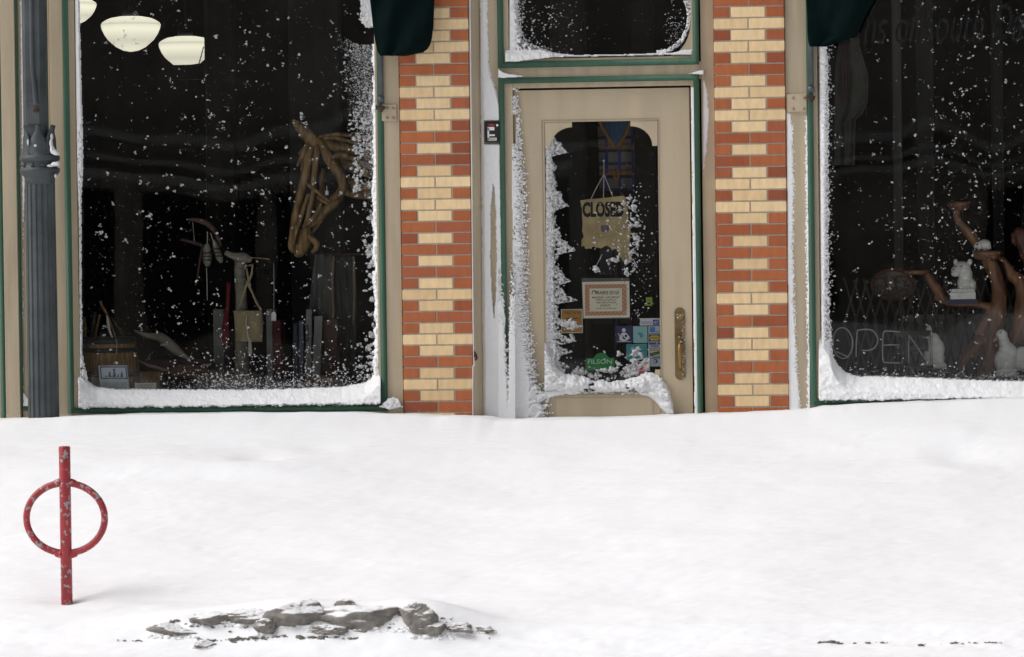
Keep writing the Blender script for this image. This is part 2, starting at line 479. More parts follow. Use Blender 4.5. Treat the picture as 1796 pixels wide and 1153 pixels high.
# ------------------------------------------------------------------ materials of the place
M_BEIGE = paint('beige paint', (.445, .365, .255), .55, .13, 3, .10, 90, stretch=(6, 6, .5))
M_BEIGE2 = paint('beige door paint', (.46, .378, .262), .5, .09, 2.5, .05, 70, stretch=(4, 4, .5))
M_GREEN = paint('green trim paint', (.035, .099, .061), .55, .18, 5, .12, 50, stretch=(3, 3, .5))
M_BRICK = attr_paint('glazed brick', .42)
M_DARKGAP = plain('dark gap', (.02, .017, .014), .9)
M_CANVAS = paint('dark green canvas', (.001, .0062, .006), .9, .25, 9, .25, 300, spec=.08)
M_IRON = paint('grey painted iron', (.056, .066, .070), .5, .25, 7, .2, 60, c2=(.078, .09, .093))
M_RUST = paint('rusty steel', (.05, .03, .02), .8, .4, 30, .4, 90)
M_GALV = paint('grey steel pipe', (.075, .088, .095), .45, .2, 8, .05, 40, metal=.2)
M_RED = chipped('chipped red paint', (.33, .026, .032), (.31, .30, .30), 34, .572)
M_BRASS = paint('aged brass', (.17, .115, .05), .42, .35, 12, .2, 60, metal=.55)
M_BRASS2 = paint('dull brass', (.30, .185, .065), .4, .3, 12, metal=.7)
M_BLACK = plain('black plastic', (.012, .012, .012), .45)
M_WHITE = plain('white print', (.72, .72, .72), .6)
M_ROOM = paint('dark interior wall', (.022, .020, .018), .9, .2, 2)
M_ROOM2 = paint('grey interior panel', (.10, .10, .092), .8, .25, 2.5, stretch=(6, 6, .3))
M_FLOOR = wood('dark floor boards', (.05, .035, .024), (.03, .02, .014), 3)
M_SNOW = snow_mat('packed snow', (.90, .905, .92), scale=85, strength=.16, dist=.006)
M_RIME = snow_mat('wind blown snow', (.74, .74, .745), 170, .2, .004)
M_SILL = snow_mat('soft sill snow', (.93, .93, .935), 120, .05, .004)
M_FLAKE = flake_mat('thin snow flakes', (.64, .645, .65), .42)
M_GLASS = glass_mat('window glass')
M_GLASS2 = glass_mat('door glass', .006, 2, 1)
M_DRIFT = wood('driftwood', (.10, .06, .026), (.40, .26, .11), 5, (9, 9, 1.6))
M_BURL = wood('polished burl wood', (.10, .042, .02), (.27, .13, .065), 3, (6, 6, 1.5), .32)
M_STONE = paint('white carved stone', (.74, .735, .70), .6, .1, 14, .2, 60)

# ------------------------------------------------------------------ the snow covered street
CREST = [(-4000, 742), (-400, 740), (0, 737), (60, 735), (104, 733), (128, 731), (200, 729), (300, 727.5), (432, 725.6), (480, 727.5), (520, 727), (600, 725.6),
         (690, 729), (740, 730), (800, 732), (845, 734), (868, 738.5), (900, 738.5), (960, 736.5), (1050, 735), (1150, 731.5), (1230, 728.5), (1330, 724),
         (1380, 722), (1420, 719), (1440, 715), (1500, 711), (1600, 707), (1700, 702.5), (1796, 699), (2300, 694), (6000, 690)]
_cu = np.array([c[0] for c in CREST], float)
_cp = Wn(_cu, np.array([c[1] for c in CREST], float), np.full(len(CREST), -.45))
MOUNDS = [(300, 1118, .30, .16, .03), (400, 1100, .36, .2, .05), (520, 1095, .3, .2, .07), (650, 1112, .4, .22, .08), (740, 1108, .25, .2, .07), (820, 1115, .25, .15, .03)]
_mp = [(P(m[0], m[1], -3.42), m) for m in MOUNDS]
POST = P(115, 1062, -3.0)
def snow_z(x, y):
    d = -.45 - y
    zc = np.interp(x, _cp[:, 0], _cp[:, 2]) + .012 * (fbm(x * 7, y * 2 + 3, 9, 4) - .5)
    sm = sum(np.interp(x + o_, _cp[:, 0], _cp[:, 2]) for o_ in np.linspace(-.45, .45, 9)) / 9
    zc = zc + (sm - zc) * sst(.02, .35, d)
    t = np.clip(d / 2.55, 0, 1)
    z = np.where(d < 0, zc - .02 * np.clip(-d, 0, 1), zc + (-.23 - zc) * (t * (1.10 - .10 * t)))
    z = np.where(d > 2.55, ip(d, [(2.55, -.23), (2.95, -.31), (3.15, -.385), (3.3, -.425), (3.8, -.45), (9, -.46), (40, -.46)]), z)
    amp = sst(0, .5, d)
    near = 1 - sst(3.5, 6, d)
    z = z + amp * near * (.075 * (fbm(x * .55 + 3, y * 1.1, 31, 3) - .5) + .032 * (fbm(x * 1.5 + y * .5, y * 3.2 - x * .5, 32, 3) - .5))
    z = z + (.25 + .75 * amp) * near * (.006 * (fbm(x * 5 + y * 2, y * 21 - x * 6, 33, 3) - .5) + .0065 * (fbm(x * 15 + y * 3, y * 58 - x * 16, 34, 2) - .5))
    # long wind scoured ledges, left of the door
    lv = y + .18 * np.sin(x * .9 + 1) - .1 * x
    for (x0_, y0_, L_, k_) in ((-1.35, -.72, .55, .020), (-2.2, -1.25, .8, .016), (-.4, -1.05, .7, .014), (1.1, -.95, .8, .014), (.3, -1.9, .9, .012), (2.2, -1.5, .7, .014), (-1.7, -1.95, .6, .012), (1.5, -2.4, .7, .010)):
        a_ = (x - x0_) / L_; b_ = (y - y0_) - .22 * (x - x0_)
        z = z + k_ * np.exp(-a_ ** 2) * np.where(b_ > 0, np.exp(-(b_ / .30) ** 2), np.exp(-(b_ / .07) ** 2))
    z = z + .018 * sst(-1.35, -1.2, lv) * (1 - sst(-1.2, -.7, lv)) * amp * sst(.2, -1.6, x)
    for p, m in _mp:
        z = z + m[4] * np.exp(-((x - p[0]) / m[2]) ** 2 - ((y - p[1]) / m[3]) ** 2)
    z = z - .075 * sst(.9, 2.9, x - .15 * d) * sst(.3, 1.0, d) * (1 - sst(2.2, 2.9, d))
    # scoop round the post, small dimples
    r = np.hypot((x - POST[0]), (y - POST[1]) * 1.2)
    z = z - .02 * np.exp(-(r / .10) ** 2) + .007 * np.exp(-((r - .26) / .14) ** 2)
    for (uu, vv, yy, k) in ((455, 868, -1.1, .022), (1680, 858, -1.1, .022), (560, 838, -.95, .012)):
        q = P(uu, vv, yy); z = z - k * np.exp(-((x - q[0]) / .14) ** 2 - ((y - q[1]) / .12) ** 2) + k * .9 * np.exp(-((x - q[0]) / .24) ** 2 - ((y - q[1] + .16) / .12) ** 2)
    # trodden, lumpy rim at the kerb
    kb = np.exp(-((d - 3.12) / .16) ** 2)
    z = z + kb * (.03 * (fbm(x * 3, y * 9, 35, 3) - .5) + .005 * (fbm(x * 22, y * 22, 36, 2) - .5))
    # ploughed bank on the far side of the street
    bank = np.exp(-((y + 25.3) / 1.3) ** 2)
    z = z + bank * (.35 + .55 * sst(-4, 4, x)) * (.6 + .8 * fbm(x * .5, y * .5, 37, 3))
    return z
def spread(a, b, n): return np.linspace(a, b, n)
xs = np.concatenate([-np.geomspace(70, 3.9, 26), spread(-3.6, 4.3, 640), np.geomspace(4.6, 70, 26)])
ys = np.concatenate([spread(-60, -29.5, 8), spread(-29, -22, 22), spread(-21, -5.2, 30), spread(-5, -4.25, 12), spread(-4.2, -.6, 330), spread(-.59, .16, 60)])
GX, GY = np.meshgrid(xs, ys)
V = np.stack([GX, GY, snow_z(GX, GY)], -1).reshape(-1, 3)
k = (np.arange(len(ys) - 1)[:, None] * len(xs) + np.arange(len(xs) - 1)[None]).ravel()
tag(_link('snow_ground', V, np.stack([k, k + 1, k + len(xs) + 1, k + len(xs)], 1), M_SNOW, None, True, (0, 0, 0)),
    'windblown snow drift burying the pavement up to the shop front', 'snow', kind='structure')

# ------------------------------------------------------------------ the shop front
shop = rootat('storefront', (0, 0, 0), 'beige shop front with green trim, brick piers and two big display windows above the drift', 'building')
ZT, ZB = 3.75, -.3
def strip(mb, ua, ub, Y, z0=ZB, z1=ZT, back=.3, e=.003):
    return mb.cbox((X(ua, Y), Y, z0), (X(ub, Y), back, z1), e)
def half_round(mb, a, b, r, vertical=True, n=9):
    """half round moulding along a segment a-b, bulging towards the street"""
    a, b = np.array(a, float), np.array(b, float)
    side = np.array([1., 0, 0]) if vertical else np.array([0, 0, 1.])
    V = []
    for p in (a, b):
        for k in range(n):
            t = math.pi * k / (n - 1)
            V.append(p + side * r * math.cos(t) + np.array([0, -1., 0]) * r * .9 * math.sin(t))
    F = [(k, k + 1, n + k + 1, n + k) for k in range(n - 1)] + [tuple(range(n)), tuple(range(2 * n - 1, n - 1, -1))]
    return mb.add(V, F)
# brick piers
CREAM = [srgb(230, 200, 153), srgb(228, 197, 150), srgb(232, 203, 157), srgb(225, 193, 146)]
ORANGE = [srgb(165, 89, 48), srgb(168, 91, 50), srgb(157, 81, 43), srgb(164, 89, 53), srgb(145, 74, 43), srgb(172, 96, 53)]
MORTAR = srgb(176, 166, 152)
SEQ = 'CBBCBBCCBBCCCBCBCBCCBBCBBC'
def pier(uL, uR, vtop, pitch, side):
    mb = MB()
    x0, x1 = X(uL, 0), X(uR, 0)
    W_ = x1 - x0
    zc0 = Z(vtop, 0, (uL + uR) / 2); ph = pitch * PX(0); j = .0042
    zb, zt = ZB, ZT
    mb.box((x0 + .003, .006, zb), (x1 - .003, .16, zt), MORTAR)
    rr = random.Random(int(uL))
    def brick(a, b, i, kind):
        c = rr.choice(CREAM if kind == 'B' else ORANGE)
        k_ = rr.uniform(.94, 1.04); c = tuple(q * k_ for q in c)
        z = zc0 - i * ph
        mb.cbox((a, 0 + rr.uniform(0, .0012), z - ph / 2 + j), (b, .15, z + ph / 2 - j), .0025, c)
    for i in range(-22, 56):
        if zc0 - i * ph < zb + .05 or zc0 - i * ph > zt - .05: continue
        if i % 2 == 0:
            kind = SEQ[(i // 2) % len(SEQ)] if i >= 0 else 'CBB'[(i // 2) % 3]
            xm = x0 + W_ * (.492 + rr.uniform(-.004, .004))
            brick(x0, xm - j, i, kind); brick(xm + j, x1, i, kind)
        else:
            a, b = x0 + W_ * .235, x0 + W_ * .735
            brick(x0, a - j, i, 'C'); brick(a + j, b - j, i, 'B'); brick(b + j, x1, i, 'C')
    return build(mb, 'brick_pier', M_BRICK, shop)
pier(704.5, 826.5, 3.4, 19.76, 1)
pier(1256.5, 1380, 1.0, 19.93, -1)
pier(2010, 2134, -7.0, 20.1, -1)
# beige uprights and panels
def part(name, fn, mat, parent=shop, smooth=False):
    mb = MB(); fn(mb); return build(mb, name, mat, parent, smooth)
part('corner_post', lambda m: strip(m, 6, 31, .03), M_BEIGE)
part('wall_panel', lambda m: strip(m, 35, 92, .06), M_BEIGE)
part('wall_panel', lambda m: strip(m, -420, 0, .06), M_BEIGE)
part('corner_post', lambda m: strip(m, 92, 117, .03), M_BEIGE)
part('corner_post', lambda m: strip(m, 675.5, 704, .02), M_BEIGE)
part('corner_post', lambda m: strip(m, 1380.6, 1419, .02), M_BEIGE)
part('corner_post', lambda m: strip(m, 1985, 2009, .02), M_BEIGE)
def splay(m):                                   # the door recess turns in beside the left pier
    xa, xb = X(827.5, .01), X(846, .11)
    m.prism([(0, 0), (1, 0), (1, 1), (0, 1)], 0, 1) if 0 else None
    V = [(xa, .012, ZB), (xb, .105, ZB), (xb, .3, ZB), (xa, .3, ZB), (xa, .012, ZT), (xb, .105, ZT), (xb, .3, ZT), (xa, .3, ZT)]
    m.add(V, [(0, 3, 2, 1), (4, 5, 6, 7), (0, 1, 5, 4), (1, 2, 6, 5), (2, 3, 7, 6), (3, 0, 4, 7)])
part('recess_side', splay, M_BEIGE)
part('door_surround', lambda m: strip(m, 846, 881.5, .10), M_BEIGE)
part('door_surround', lambda m: strip(m, 1233, 1256.5, .10), M_BEIGE)
def far_trim(m):
    for u in (2.5, 33):
        half_round(m, (X(u, .05), .05, Z(718, .05, 40) if u > 9 else ZB), (X(u, .05), .05, ZT), .0125 if u > 9 else .017)
    half_round(m, (X(33, .05), .052, Z(716.5, .05, 40)), (X(92, .05), .052, Z(716.5, .05, 40)), .014, False)
part('trim', far_trim, M_GREEN, smooth=True)
part('bulkhead', lambda m: m.cbox((X(117, .02), .025, ZB), (X(675.5, .02), .3, Z(716, .02, 400)), .003), M_BEIGE)
part('bulkhead', lambda m: m.cbox((X(1419, .02), .025, ZB), (X(1985, .02), .3, Z(700, .02, 1700)), .003), M_BEIGE)
def upper(m):
    for i, z in enumerate(np.arange(ZT + .004, 7.4, .073)):
        x = -9 + (.11 if i % 2 else 0)
        while x < 10:
            c = random.choice(ORANGE); m.box((x, 0 + .001 * (i % 2), z), (x + .212, .3, z + .064), c); x += .222
    m.box((-9.1, .008, ZT + .002), (10.2, .29, 7.4), MORTAR)
part('upper_wall', upper, M_BRICK)
part('side_wall', lambda m: m.cbox((-9, .05, ZB), (X(-420, .06) - .002, .3, ZT)), M_BEIGE)
part('side_wall', lambda m: m.cbox((X(2134, 0) + .002, .05, ZB), (10, .3, ZT)), M_BEIGE)
# the room behind the glass
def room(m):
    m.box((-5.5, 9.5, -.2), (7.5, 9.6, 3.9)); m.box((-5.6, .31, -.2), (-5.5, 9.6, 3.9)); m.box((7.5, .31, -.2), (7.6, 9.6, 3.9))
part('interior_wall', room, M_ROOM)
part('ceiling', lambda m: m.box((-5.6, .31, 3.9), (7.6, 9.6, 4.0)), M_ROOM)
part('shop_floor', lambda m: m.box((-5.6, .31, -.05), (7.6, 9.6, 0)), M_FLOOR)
PLZ = .60
part('display_platform', lambda m: m.cbox((X(100, .2), .09, 0), (X(720, .2), 1.5, PLZ)), M_FLOOR)
part('display_platform', lambda m: m.cbox((X(1400, .2), .09, 0), (X(1990, .2), 1.6, PLZ)), M_FLOOR)
def column(u, w_, Y, mat=M_ROOM2, name='column'):
    part(name, lambda m: m.cbox((X(u - w_ / 2, Y), Y, 0), (X(u + w_ / 2, Y), Y + .12, 3.9), .006), mat)
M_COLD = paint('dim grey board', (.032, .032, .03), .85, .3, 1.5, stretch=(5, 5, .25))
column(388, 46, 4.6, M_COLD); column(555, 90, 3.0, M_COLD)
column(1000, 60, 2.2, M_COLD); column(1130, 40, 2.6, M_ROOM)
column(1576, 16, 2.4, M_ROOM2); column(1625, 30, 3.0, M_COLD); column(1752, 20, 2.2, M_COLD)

def trim_frame(m, uL, uR, Y, zbot, r, ztop=ZT, top=False, rh=None):
    rh = rh or r
    xl, xr = X(uL, Y), X(uR, Y)
    half_round(m, (xl, Y, zbot - rh), (xl, Y, (ztop + rh) if top else ztop), r)
    half_round(m, (xr, Y, zbot - rh), (xr, Y, (ztop + rh) if top else ztop), r)
    half_round(m, (xl, Y - .0015, zbot), (xr, Y - .0015, zbot), rh, False)
    if top: half_round(m, (xl, Y - .0015, ztop), (xr, Y - .0015, ztop), rh, False)
GY_ = .07
def display_window(uT0, uT1, uG0, uG1, zs, rt=.0185):
    f = MB()
    zg = zs + .016
    f.cbox((X(uT0, .035), .035, zg), (X(uG0, .035), .12, ZT), .004); f.cbox((X(uG1, .035), .035, zg), (X(uT1, .035), .12, ZT), .004)
    f.cbox((X(uG0, .035) + .0005, .04, zg), (X(uG1, .035) - .0005, .12, zg + .05), .004)
    win = build(f, 'display_window', M_BEIGE2, shop)
    g = MB(); x0, x1 = X(uG0, GY_) - .02, X(uG1, GY_) + .02
    g.add([(x0, GY_, zs), (x1, GY_, zs), (x1, GY_, ZT), (x0, GY_, ZT)], [(0, 1, 2, 3)])
    build(g, 'glass', M_GLASS, win)
    t = MB(); trim_frame(t, uT0, uT1, .02, zs, rt, rh=.0165)
    build(t, 'trim', M_GREEN, win, True)
    return win
ZSL = Z(718.5, 0, 400); ZSR = Z(705.5, 0, 1500)
display_window(120.5, 670.5, 136, 661, ZSL); display_window(1423.5, 1980, 1437, 1968, ZSR)

# ------------------------------------------------------------------ transom light
tr = MB()
YD = .10
zt0 = Z(111, .09, 1054)
zk = zt0 + .045
for a, b in ((887, 897), (1216, 1222)):
    tr.cbox((X(a, YD), YD, zt0), (X(b, YD), .2, ZT), .003)
tr.cbox((X(897, YD) + .0005, YD + .004, zt0), (X(1216, YD) - .0005, .2, Z(101, YD, 1054)), .003)
trans = build(tr, 'transom_window', M_BEIGE2, shop)
g = MB(); x0, x1 = X(895, .14), X(1218, .14)
g.add([(x0, .14, zt0), (x1, .14, zt0), (x1, .14, ZT), (x0, .14, ZT)], [(0, 1, 2, 3)])
build(g, 'glass', M_GLASS2, trans)
# rounded lower corners of the transom opening
for sx, ua in ((1, 897), (-1, 1216)):
    c = MB()
    xa, za = X(ua, .125), Z(101, .125, 1054) - .002
    w_, h_ = 44 * PX(.1), 62 * PX(.1)
    pl = [(xa, za)] + [(xa + sx * w_ * math.cos(t) ** .8, za + h_ * math.sin(t) ** 1.6) for t in np.linspace(0, math.pi / 2, 9)]
    pl = [(xa, za)] + [(xa + sx * w_ * (1 - math.sin(t)), za + h_ * (1 - math.cos(t))) for t in np.linspace(0, math.pi / 2, 10)]
    c.prism(pl, .125, .15); build(c, 'corner_bracket', M_BEIGE2, trans)
t = MB(); trim_frame(t, 882.7, 1224.8, .085, zt0, .0175, rh=.0185)
build(t, 'trim', M_GREEN, trans, True)
part('door_surround', lambda m: m.cbox((X(881.5, .1) + .0005, .103, Z(141, .1, 1054)), (X(1233, .1) - .0005, .2, zt0), .002), M_BEIGE)

# ------------------------------------------------------------------ the door
df = MB()
zd = Z(139, .09, 1054)
for a, b in ((887, 902.5), (1214.5, 1224)):
    df.cbox((X(a, YD), YD, ZB), (X(b, YD), .2, zd), .003)
df.cbox((X(902.5, YD) + .0005, YD + .003, Z(152.5, YD, 1054)), (X(1214.5, YD) - .0005, .2, zd), .003)
frame = build(df, 'door_frame', M_BEIGE, shop)
t = MB(); trim_frame(t, 882.7, 1224.8, .085, ZB - .1, .0165, ztop=zd, top=True)
build(t, 'trim', M_GREEN, frame, True)
YL = .13
def dz(v): return Z(v, YL, 1057)
dl = MB()
zt_ = dz(156.5)
dl.box((X(904.5, YL), YL, ZB), (X(957, YL), .17, dz(213)))
dl.box((X(1156, YL), YL, ZB), (X(1212, YL), .17, dz(213)))
dl.box((X(904.5, YL), YL, dz(213)), (X(1212, YL), .17, zt_))
dl.cbox((X(957, YL) + .0004, YL + .003, ZB), (X(1156, YL) - .0004, .17, dz(690)), .004)
dl.cbox((X(972, YL), YL - .001, ZB), (X(1142, YL), YL + .01, dz(697)), .003)          # raised lower panel
door = build(dl, 'door', M_BEIGE2, shop)
part('door_shadow_gap', lambda m: m.box((X(902, .16), .172, ZB), (X(1215, .16), .176, zt_ + .05)), M_DARKGAP, frame) if 0 else None
c = MB()
def bracket(ua, va, sx, sz, w_, h_):
    s = PX(YL); xa, za = X(ua, YL + .004), dz(va)
    st_ = 9 * s
    arc = [(xa + sx * (w_ * s - (w_ * s - st_) * math.sin(t)), za - sz * (st_ + (h_ * s - st_) * (1 - math.cos(t)))) for t in np.linspace(0, math.pi / 2, 12)]
    pl = [(xa, za), (xa + sx * w_ * s, za), (xa + sx * w_ * s, za - sz * st_)] + arc[1:] + [(xa + sx * st_, za - sz * h_ * s), (xa, za - sz * h_ * s)]
    c.prism(pl, YL + .004, YL + .035)
for args in ((957.6, 213.4, 1, 1, 48, 45), (1155.4, 213.4, -1, 1, 47, 44), (957.6, 689.6, 1, -1, 56, 36), (1155.4, 689.6, -1, -1, 56, 40)):
    c = MB(); bracket(*args); build(c, 'corner_bracket', M_BEIGE2, door)
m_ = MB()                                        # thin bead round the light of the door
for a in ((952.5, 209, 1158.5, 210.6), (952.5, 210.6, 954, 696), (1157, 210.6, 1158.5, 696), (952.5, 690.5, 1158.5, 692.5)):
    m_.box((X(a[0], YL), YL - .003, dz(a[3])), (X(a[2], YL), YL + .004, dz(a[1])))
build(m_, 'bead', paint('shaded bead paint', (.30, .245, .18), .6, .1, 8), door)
g = MB(); yg = .152
g.add([(X(950, yg), yg, dz(700)), (X(1163, yg), yg, dz(700)), (X(1163, yg), yg, dz(208)), (X(950, yg), yg, dz(208))], [(0, 1, 2, 3)])
build(g, 'glass', M_GLASS2, door)
# brass handle plate, lock, latch and grip
hp = MB(); s = PX(YL); xc = float(P(1193, 605, YL)[0]); za, zb_ = dz(541) - 0, dz(668); hw = 9.2 * s
pl = [(xc + hw * math.cos(t), za - hw + hw * math.sin(t)) for t in np.linspace(0, math.pi, 12)] + [(xc - hw * math.cos(t), zb_ + hw - hw * math.sin(t)) for t in np.linspace(0, math.pi, 12)]
hp.prism(pl, YL - .004, YL + .002)
plate = build(hp, 'handle_plate', M_BRASS, door)
lk = MB(); q = (xc, 0, dz(557))
lk.prism([(xc + 6 * s * math.cos(t), dz(557) + 6 * s * math.sin(t)) for t in np.linspace(0, 2 * math.pi, 20)[:-1]], YL - .016, YL - .003)
lk.box((xc - .0015, YL - .017, dz(557) - .007), (xc + .0015, YL - .0155, dz(557) + .007))
build(lk, 'lock', M_BRASS2, plate)
gr = MB(); gr.tube([(xc, YL - .004, dz(603)), (xc, YL - .035, dz(607)), (xc, YL - .045, dz(620)), (xc, YL - .042, dz(636)), (xc, YL - .028, dz(646)), (xc, YL - .004, dz(650))], [.007, .010, .0125, .010, .007, .006], 12)
gr.tube([(xc, YL - .004, dz(597)), (xc, YL - .03, dz(595)), (xc, YL - .042, dz(591))], [.008, .009, .011], 10, flat=1)
build(gr, 'handle', M_BRASS2, plate, True)
for v0_, v1_ in ((200, 221), (222, 253), (390, 424)):
    hg = MB(); hg.lathe((X(900.5, YL), YD + .012, 0), [(.006, dz(v1_)), (.0085, dz(v1_ - 3)), (.0085, dz((v0_ + v1_) / 2 + 1)), (.006, dz((v0_ + v1_) / 2)), (.0085, dz((v0_ + v1_) / 2 - 1)), (.0085, dz(v0_ + 3)), (.004, dz(v0_))], 12); build(hg, 'hinge', M_RUST, frame, True)

# ------------------------------------------------------------------ the building across the street (seen only mirrored in the panes)
opp = rootat('brick_building', (0, -28.5, -.4), 'grey brown brick building across the snowy street, mirrored faintly in the shop windows', 'building')
M_DKB = paint('grey brown brick', (.42, .39, .35), .9, .35, 1.2)
mb = MB(); mb.box((-14, -28.6, -.5), (16, -34, 11.0)); build(mb, 'wall', M_DKB, opp)
M_LEDGE = paint('weathered limestone', (.72, .70, .67), .9)
for z_, a, b, d_ in ((2.45, -13, -2.2, .12), (2.72, -13, -1.5, .07), (3.05, -12, 0, .12), (2.5, .3, 15, .10), (2.68, .6, 15, .06), (2.95, -.5, 15, .12)):
    mb = MB(); mb.box((a, -28.6, z_), (b, -28.35, z_ + d_)); build(mb, 'ledge', M_LEDGE, opp)
M_DKW = plain('dark window', (.01, .01, .012), .2)
for x_ in (-11, -7.6, -4.2, -.9, 2.6, 6, 9.4, 12.6): mb = MB(); mb.box((x_, -28.6, .3), (x_ + 1.9, -28.57, 2.3)); build(mb, 'window', M_DKW, opp)

# ------------------------------------------------------------------ bicycle post in the drift
bp_ = rootat('bike_rack', P(115, 1062, -3.0), 'chipped red bicycle post with a round hoop standing in the snow', 'bike rack')
Yb = -3.0; s = PX(Yb)
cx, cz = P(115, 909, Yb)[[0, 2]]
mb = MB(); zt_, zb_ = P(115, 783, Yb)[2], P(115, 1062, Yb)[2] - .35
mb.lathe((cx, Yb), [(10.2 * s, zb_), (10.2 * s, zt_ - .006), (9.6 * s, zt_ - .002), (8.6 * s, zt_), (6, zt_)][:4], 28)
build(mb, 'post', M_RED, bp_, True)
mb = MB()
R_, r2 = 70.8 * s, 6.2 * s
RZ_ = 62.4 * s
V, F = [], []
for i in range(72):
    a = 2 * math.pi * i / 72
    for k in range(14):
        b = 2 * math.pi * k / 14
        V.append((cx + (R_ + r2 * math.cos(b)) * math.cos(a), Yb + r2 * math.sin(b), cz + (RZ_ + r2 * math.cos(b)) * math.sin(a)))
        F.append((i * 14 + k, i * 14 + (k + 1) % 14, ((i + 1) % 72) * 14 + (k + 1) % 14, ((i + 1) % 72) * 14 + k))
mb.add(V, [tuple(reversed(q)) for q in F]); build(mb, 'hoop', M_RED, bp_, True)
for v_ in (847, 972):
    for sx in (-1, 1):
        mb = MB(); p = P(115 + sx * 14, v_, Yb); mb.tube([(cx + sx * 8 * s, Yb, p[2]), (cx + sx * 13 * s, Yb, p[2]), (cx + sx * 19 * s, Yb, p[2] - (1.2 * s if v_ < 900 else -1.2 * s))], [8.6 * s, 7 * s, 5.6 * s], 14); build(mb, 'weld', M_RED, bp_, True)

# ------------------------------------------------------------------ cast iron column in front of the window
YC = -.22; s = PX(YC)
ic = rootat('iron_column', P(74, 735, YC), 'dark grey fluted cast iron column with snow caught on its collar beside the left window', 'column')
cxx = float(P(72, 430, YC)[0]) 
def cz_(v): return Z(v, YC, 72)
mb = MB()
def flute(th, z):
    return 1 - .085 * max(0, math.cos(th * 16)) ** .7
zc1 = cz_(322)
prof = [(29.2 * s, ZB)] + [(ip(z, [(ZB, 28.6), (zc1, 26.4)]) * s, z) for z in np.linspace(ZB + .01, zc1, 12)]
mb.lathe((cxx, YC), prof, 128, flute)
build(mb, 'fluted_shaft', M_IRON, ic, False)
mb = MB()
mb.lathe((cxx, YC), [(26.4 * s, cz_(324)), (26.8 * s, cz_(314)), (28 * s, cz_(311)), (31 * s, cz_(308)), (35 * s, cz_(302)), (36 * s, cz_(299)), (35 * s, cz_(296)), (31 * s, cz_(294)),
                     (30 * s, cz_(286)), (31 * s, cz_(284)), (35 * s, cz_(282)), (36 * s, cz_(278)), (35 * s, cz_(274)), (29 * s, cz_(272)), (27 * s, cz_(262)), (25 * s, cz_(255))], 40)
col_ = build(mb, 'collar', M_IRON, ic, True)
mb = MB()
for k in range(10):
    a = -math.pi / 2 + (k - .35) * 2 * math.pi / 10
    mb.ell((cxx + 30.5 * s * math.cos(a), YC + 30.5 * s * math.sin(a), cz_(290)), (4 * s, 4 * s, 3.4 * s), 10, 8)
build(mb, 'bead', M_IRON, col_, True)
mb = MB()                                        # upright leaves round the foot of the upper shaft
for k in range(6):
    a = -math.pi / 2 + (k + .12) * 2 * math.pi / 6
    ca, sa = math.cos(a), math.sin(a)
    rows = []
    for v_, wd, rr in ((272, 15, 27), (255, 14.5, 26), (243, 12, 26.5), (235, 7, 26.8), (229, 4, 27.6), (224, 3.6, 29.5), (220, 2, 30)):
        rows.append((cz_(v_), wd * s, rr * s))
    V = []
    for z, wd, rr in rows:
        for q in (-1, 0, 1):
            V.append((cxx + (rr + (1.5 * s if q == 0 else 0)) * ca - q * wd * sa, YC + (rr + (1.5 * s if q == 0 else 0)) * sa + q * wd * ca, z))
    for z, wd, rr in rows:
        for q in (-1, 0, 1):
            V.append((cxx + (rr - 3.4 * s) * ca - q * wd * sa, YC + (rr - 3.4 * s) * sa + q * wd * ca, z))
    n = len(rows); F = []
    for i in range(n - 1):
        for q in (0, 1):
            a0 = i * 3 + q; F.append((a0, a0 + 1, a0 + 4, a0 + 3)); b0 = a0 + 3 * n; F.append((b0, b0 + 3, b0 + 4, b0 + 1))
        F.append((i * 3, i * 3 + 3, i * 3 + 3 + 3 * n, i * 3 + 3 * n)); F.append((i * 3 + 2, i * 3 + 2 + 3 * n, i * 3 + 5 + 3 * n, i * 3 + 5))
    F.append(((n - 1) * 3, (n - 1) * 3 + 1, (n - 1) * 3 + 2, (n - 1) * 3 + 2 + 3 * n, (n - 1) * 3 + 1 + 3 * n, (n - 1) * 3 + 3 * n))
    mb.add(V, F)
build(mb, 'leaf_collar', M_IRON, ic, True)
mb = MB()                                        # plain upper shaft: flat front with canted corners
w1, w2 = 20 * s, 13 * s
xo = cxx - 5.5 * s
oct_ = [(-w2, -w1), (w2, -w1), (w1 * 1.02, -w2 * .55), (w1, w2), (w2, w1), (-w2, w1), (-w1, w2), (-w1, -w2)]
V = [(xo + a, YC + b, cz_(268)) for a, b in oct_] + [(xo + a, YC + b, ZT + .8) for a, b in oct_]
mb.add(V, [tuple(range(7, -1, -1)), tuple(range(8, 16))] + [(i, (i + 1) % 8, 8 + (i + 1) % 8, 8 + i) for i in range(8)])
build(mb, 'upper_shaft', M_IRON, ic)
mb = MB()
yf = YC - w1
mb.cbox((xo - 11 * s, yf - .008, cz_(222)), (xo + 12 * s, yf + .002, cz_(180)), .003)
pl_ = build(mb, 'cover_plate', M_IRON, ic)
mb = MB(); p0 = P(63, 195, yf - .012)
for k in range(9): mb.ell((p0[0] + random.uniform(-.012, .012), yf - .014, p0[2] + random.uniform(-.018, .018)), (.009, .008, .009), 8, 6)
mb.box((xo - 9 * s, yf - .0105, cz_(220)), (xo + 11 * s, yf - .008, cz_(218.4)))
build(mb, 'rusty_bolt', M_RUST, pl_)
mb = MB(); mb.tube([P(53, -420, yf - .004), P(55, 60, yf - .006), P(60, 150, yf - .006), P(63, 185, yf - .006)], [.010, .011, .013, .015], 12, 6)
build(mb, 'conduit', M_IRON, ic, True)

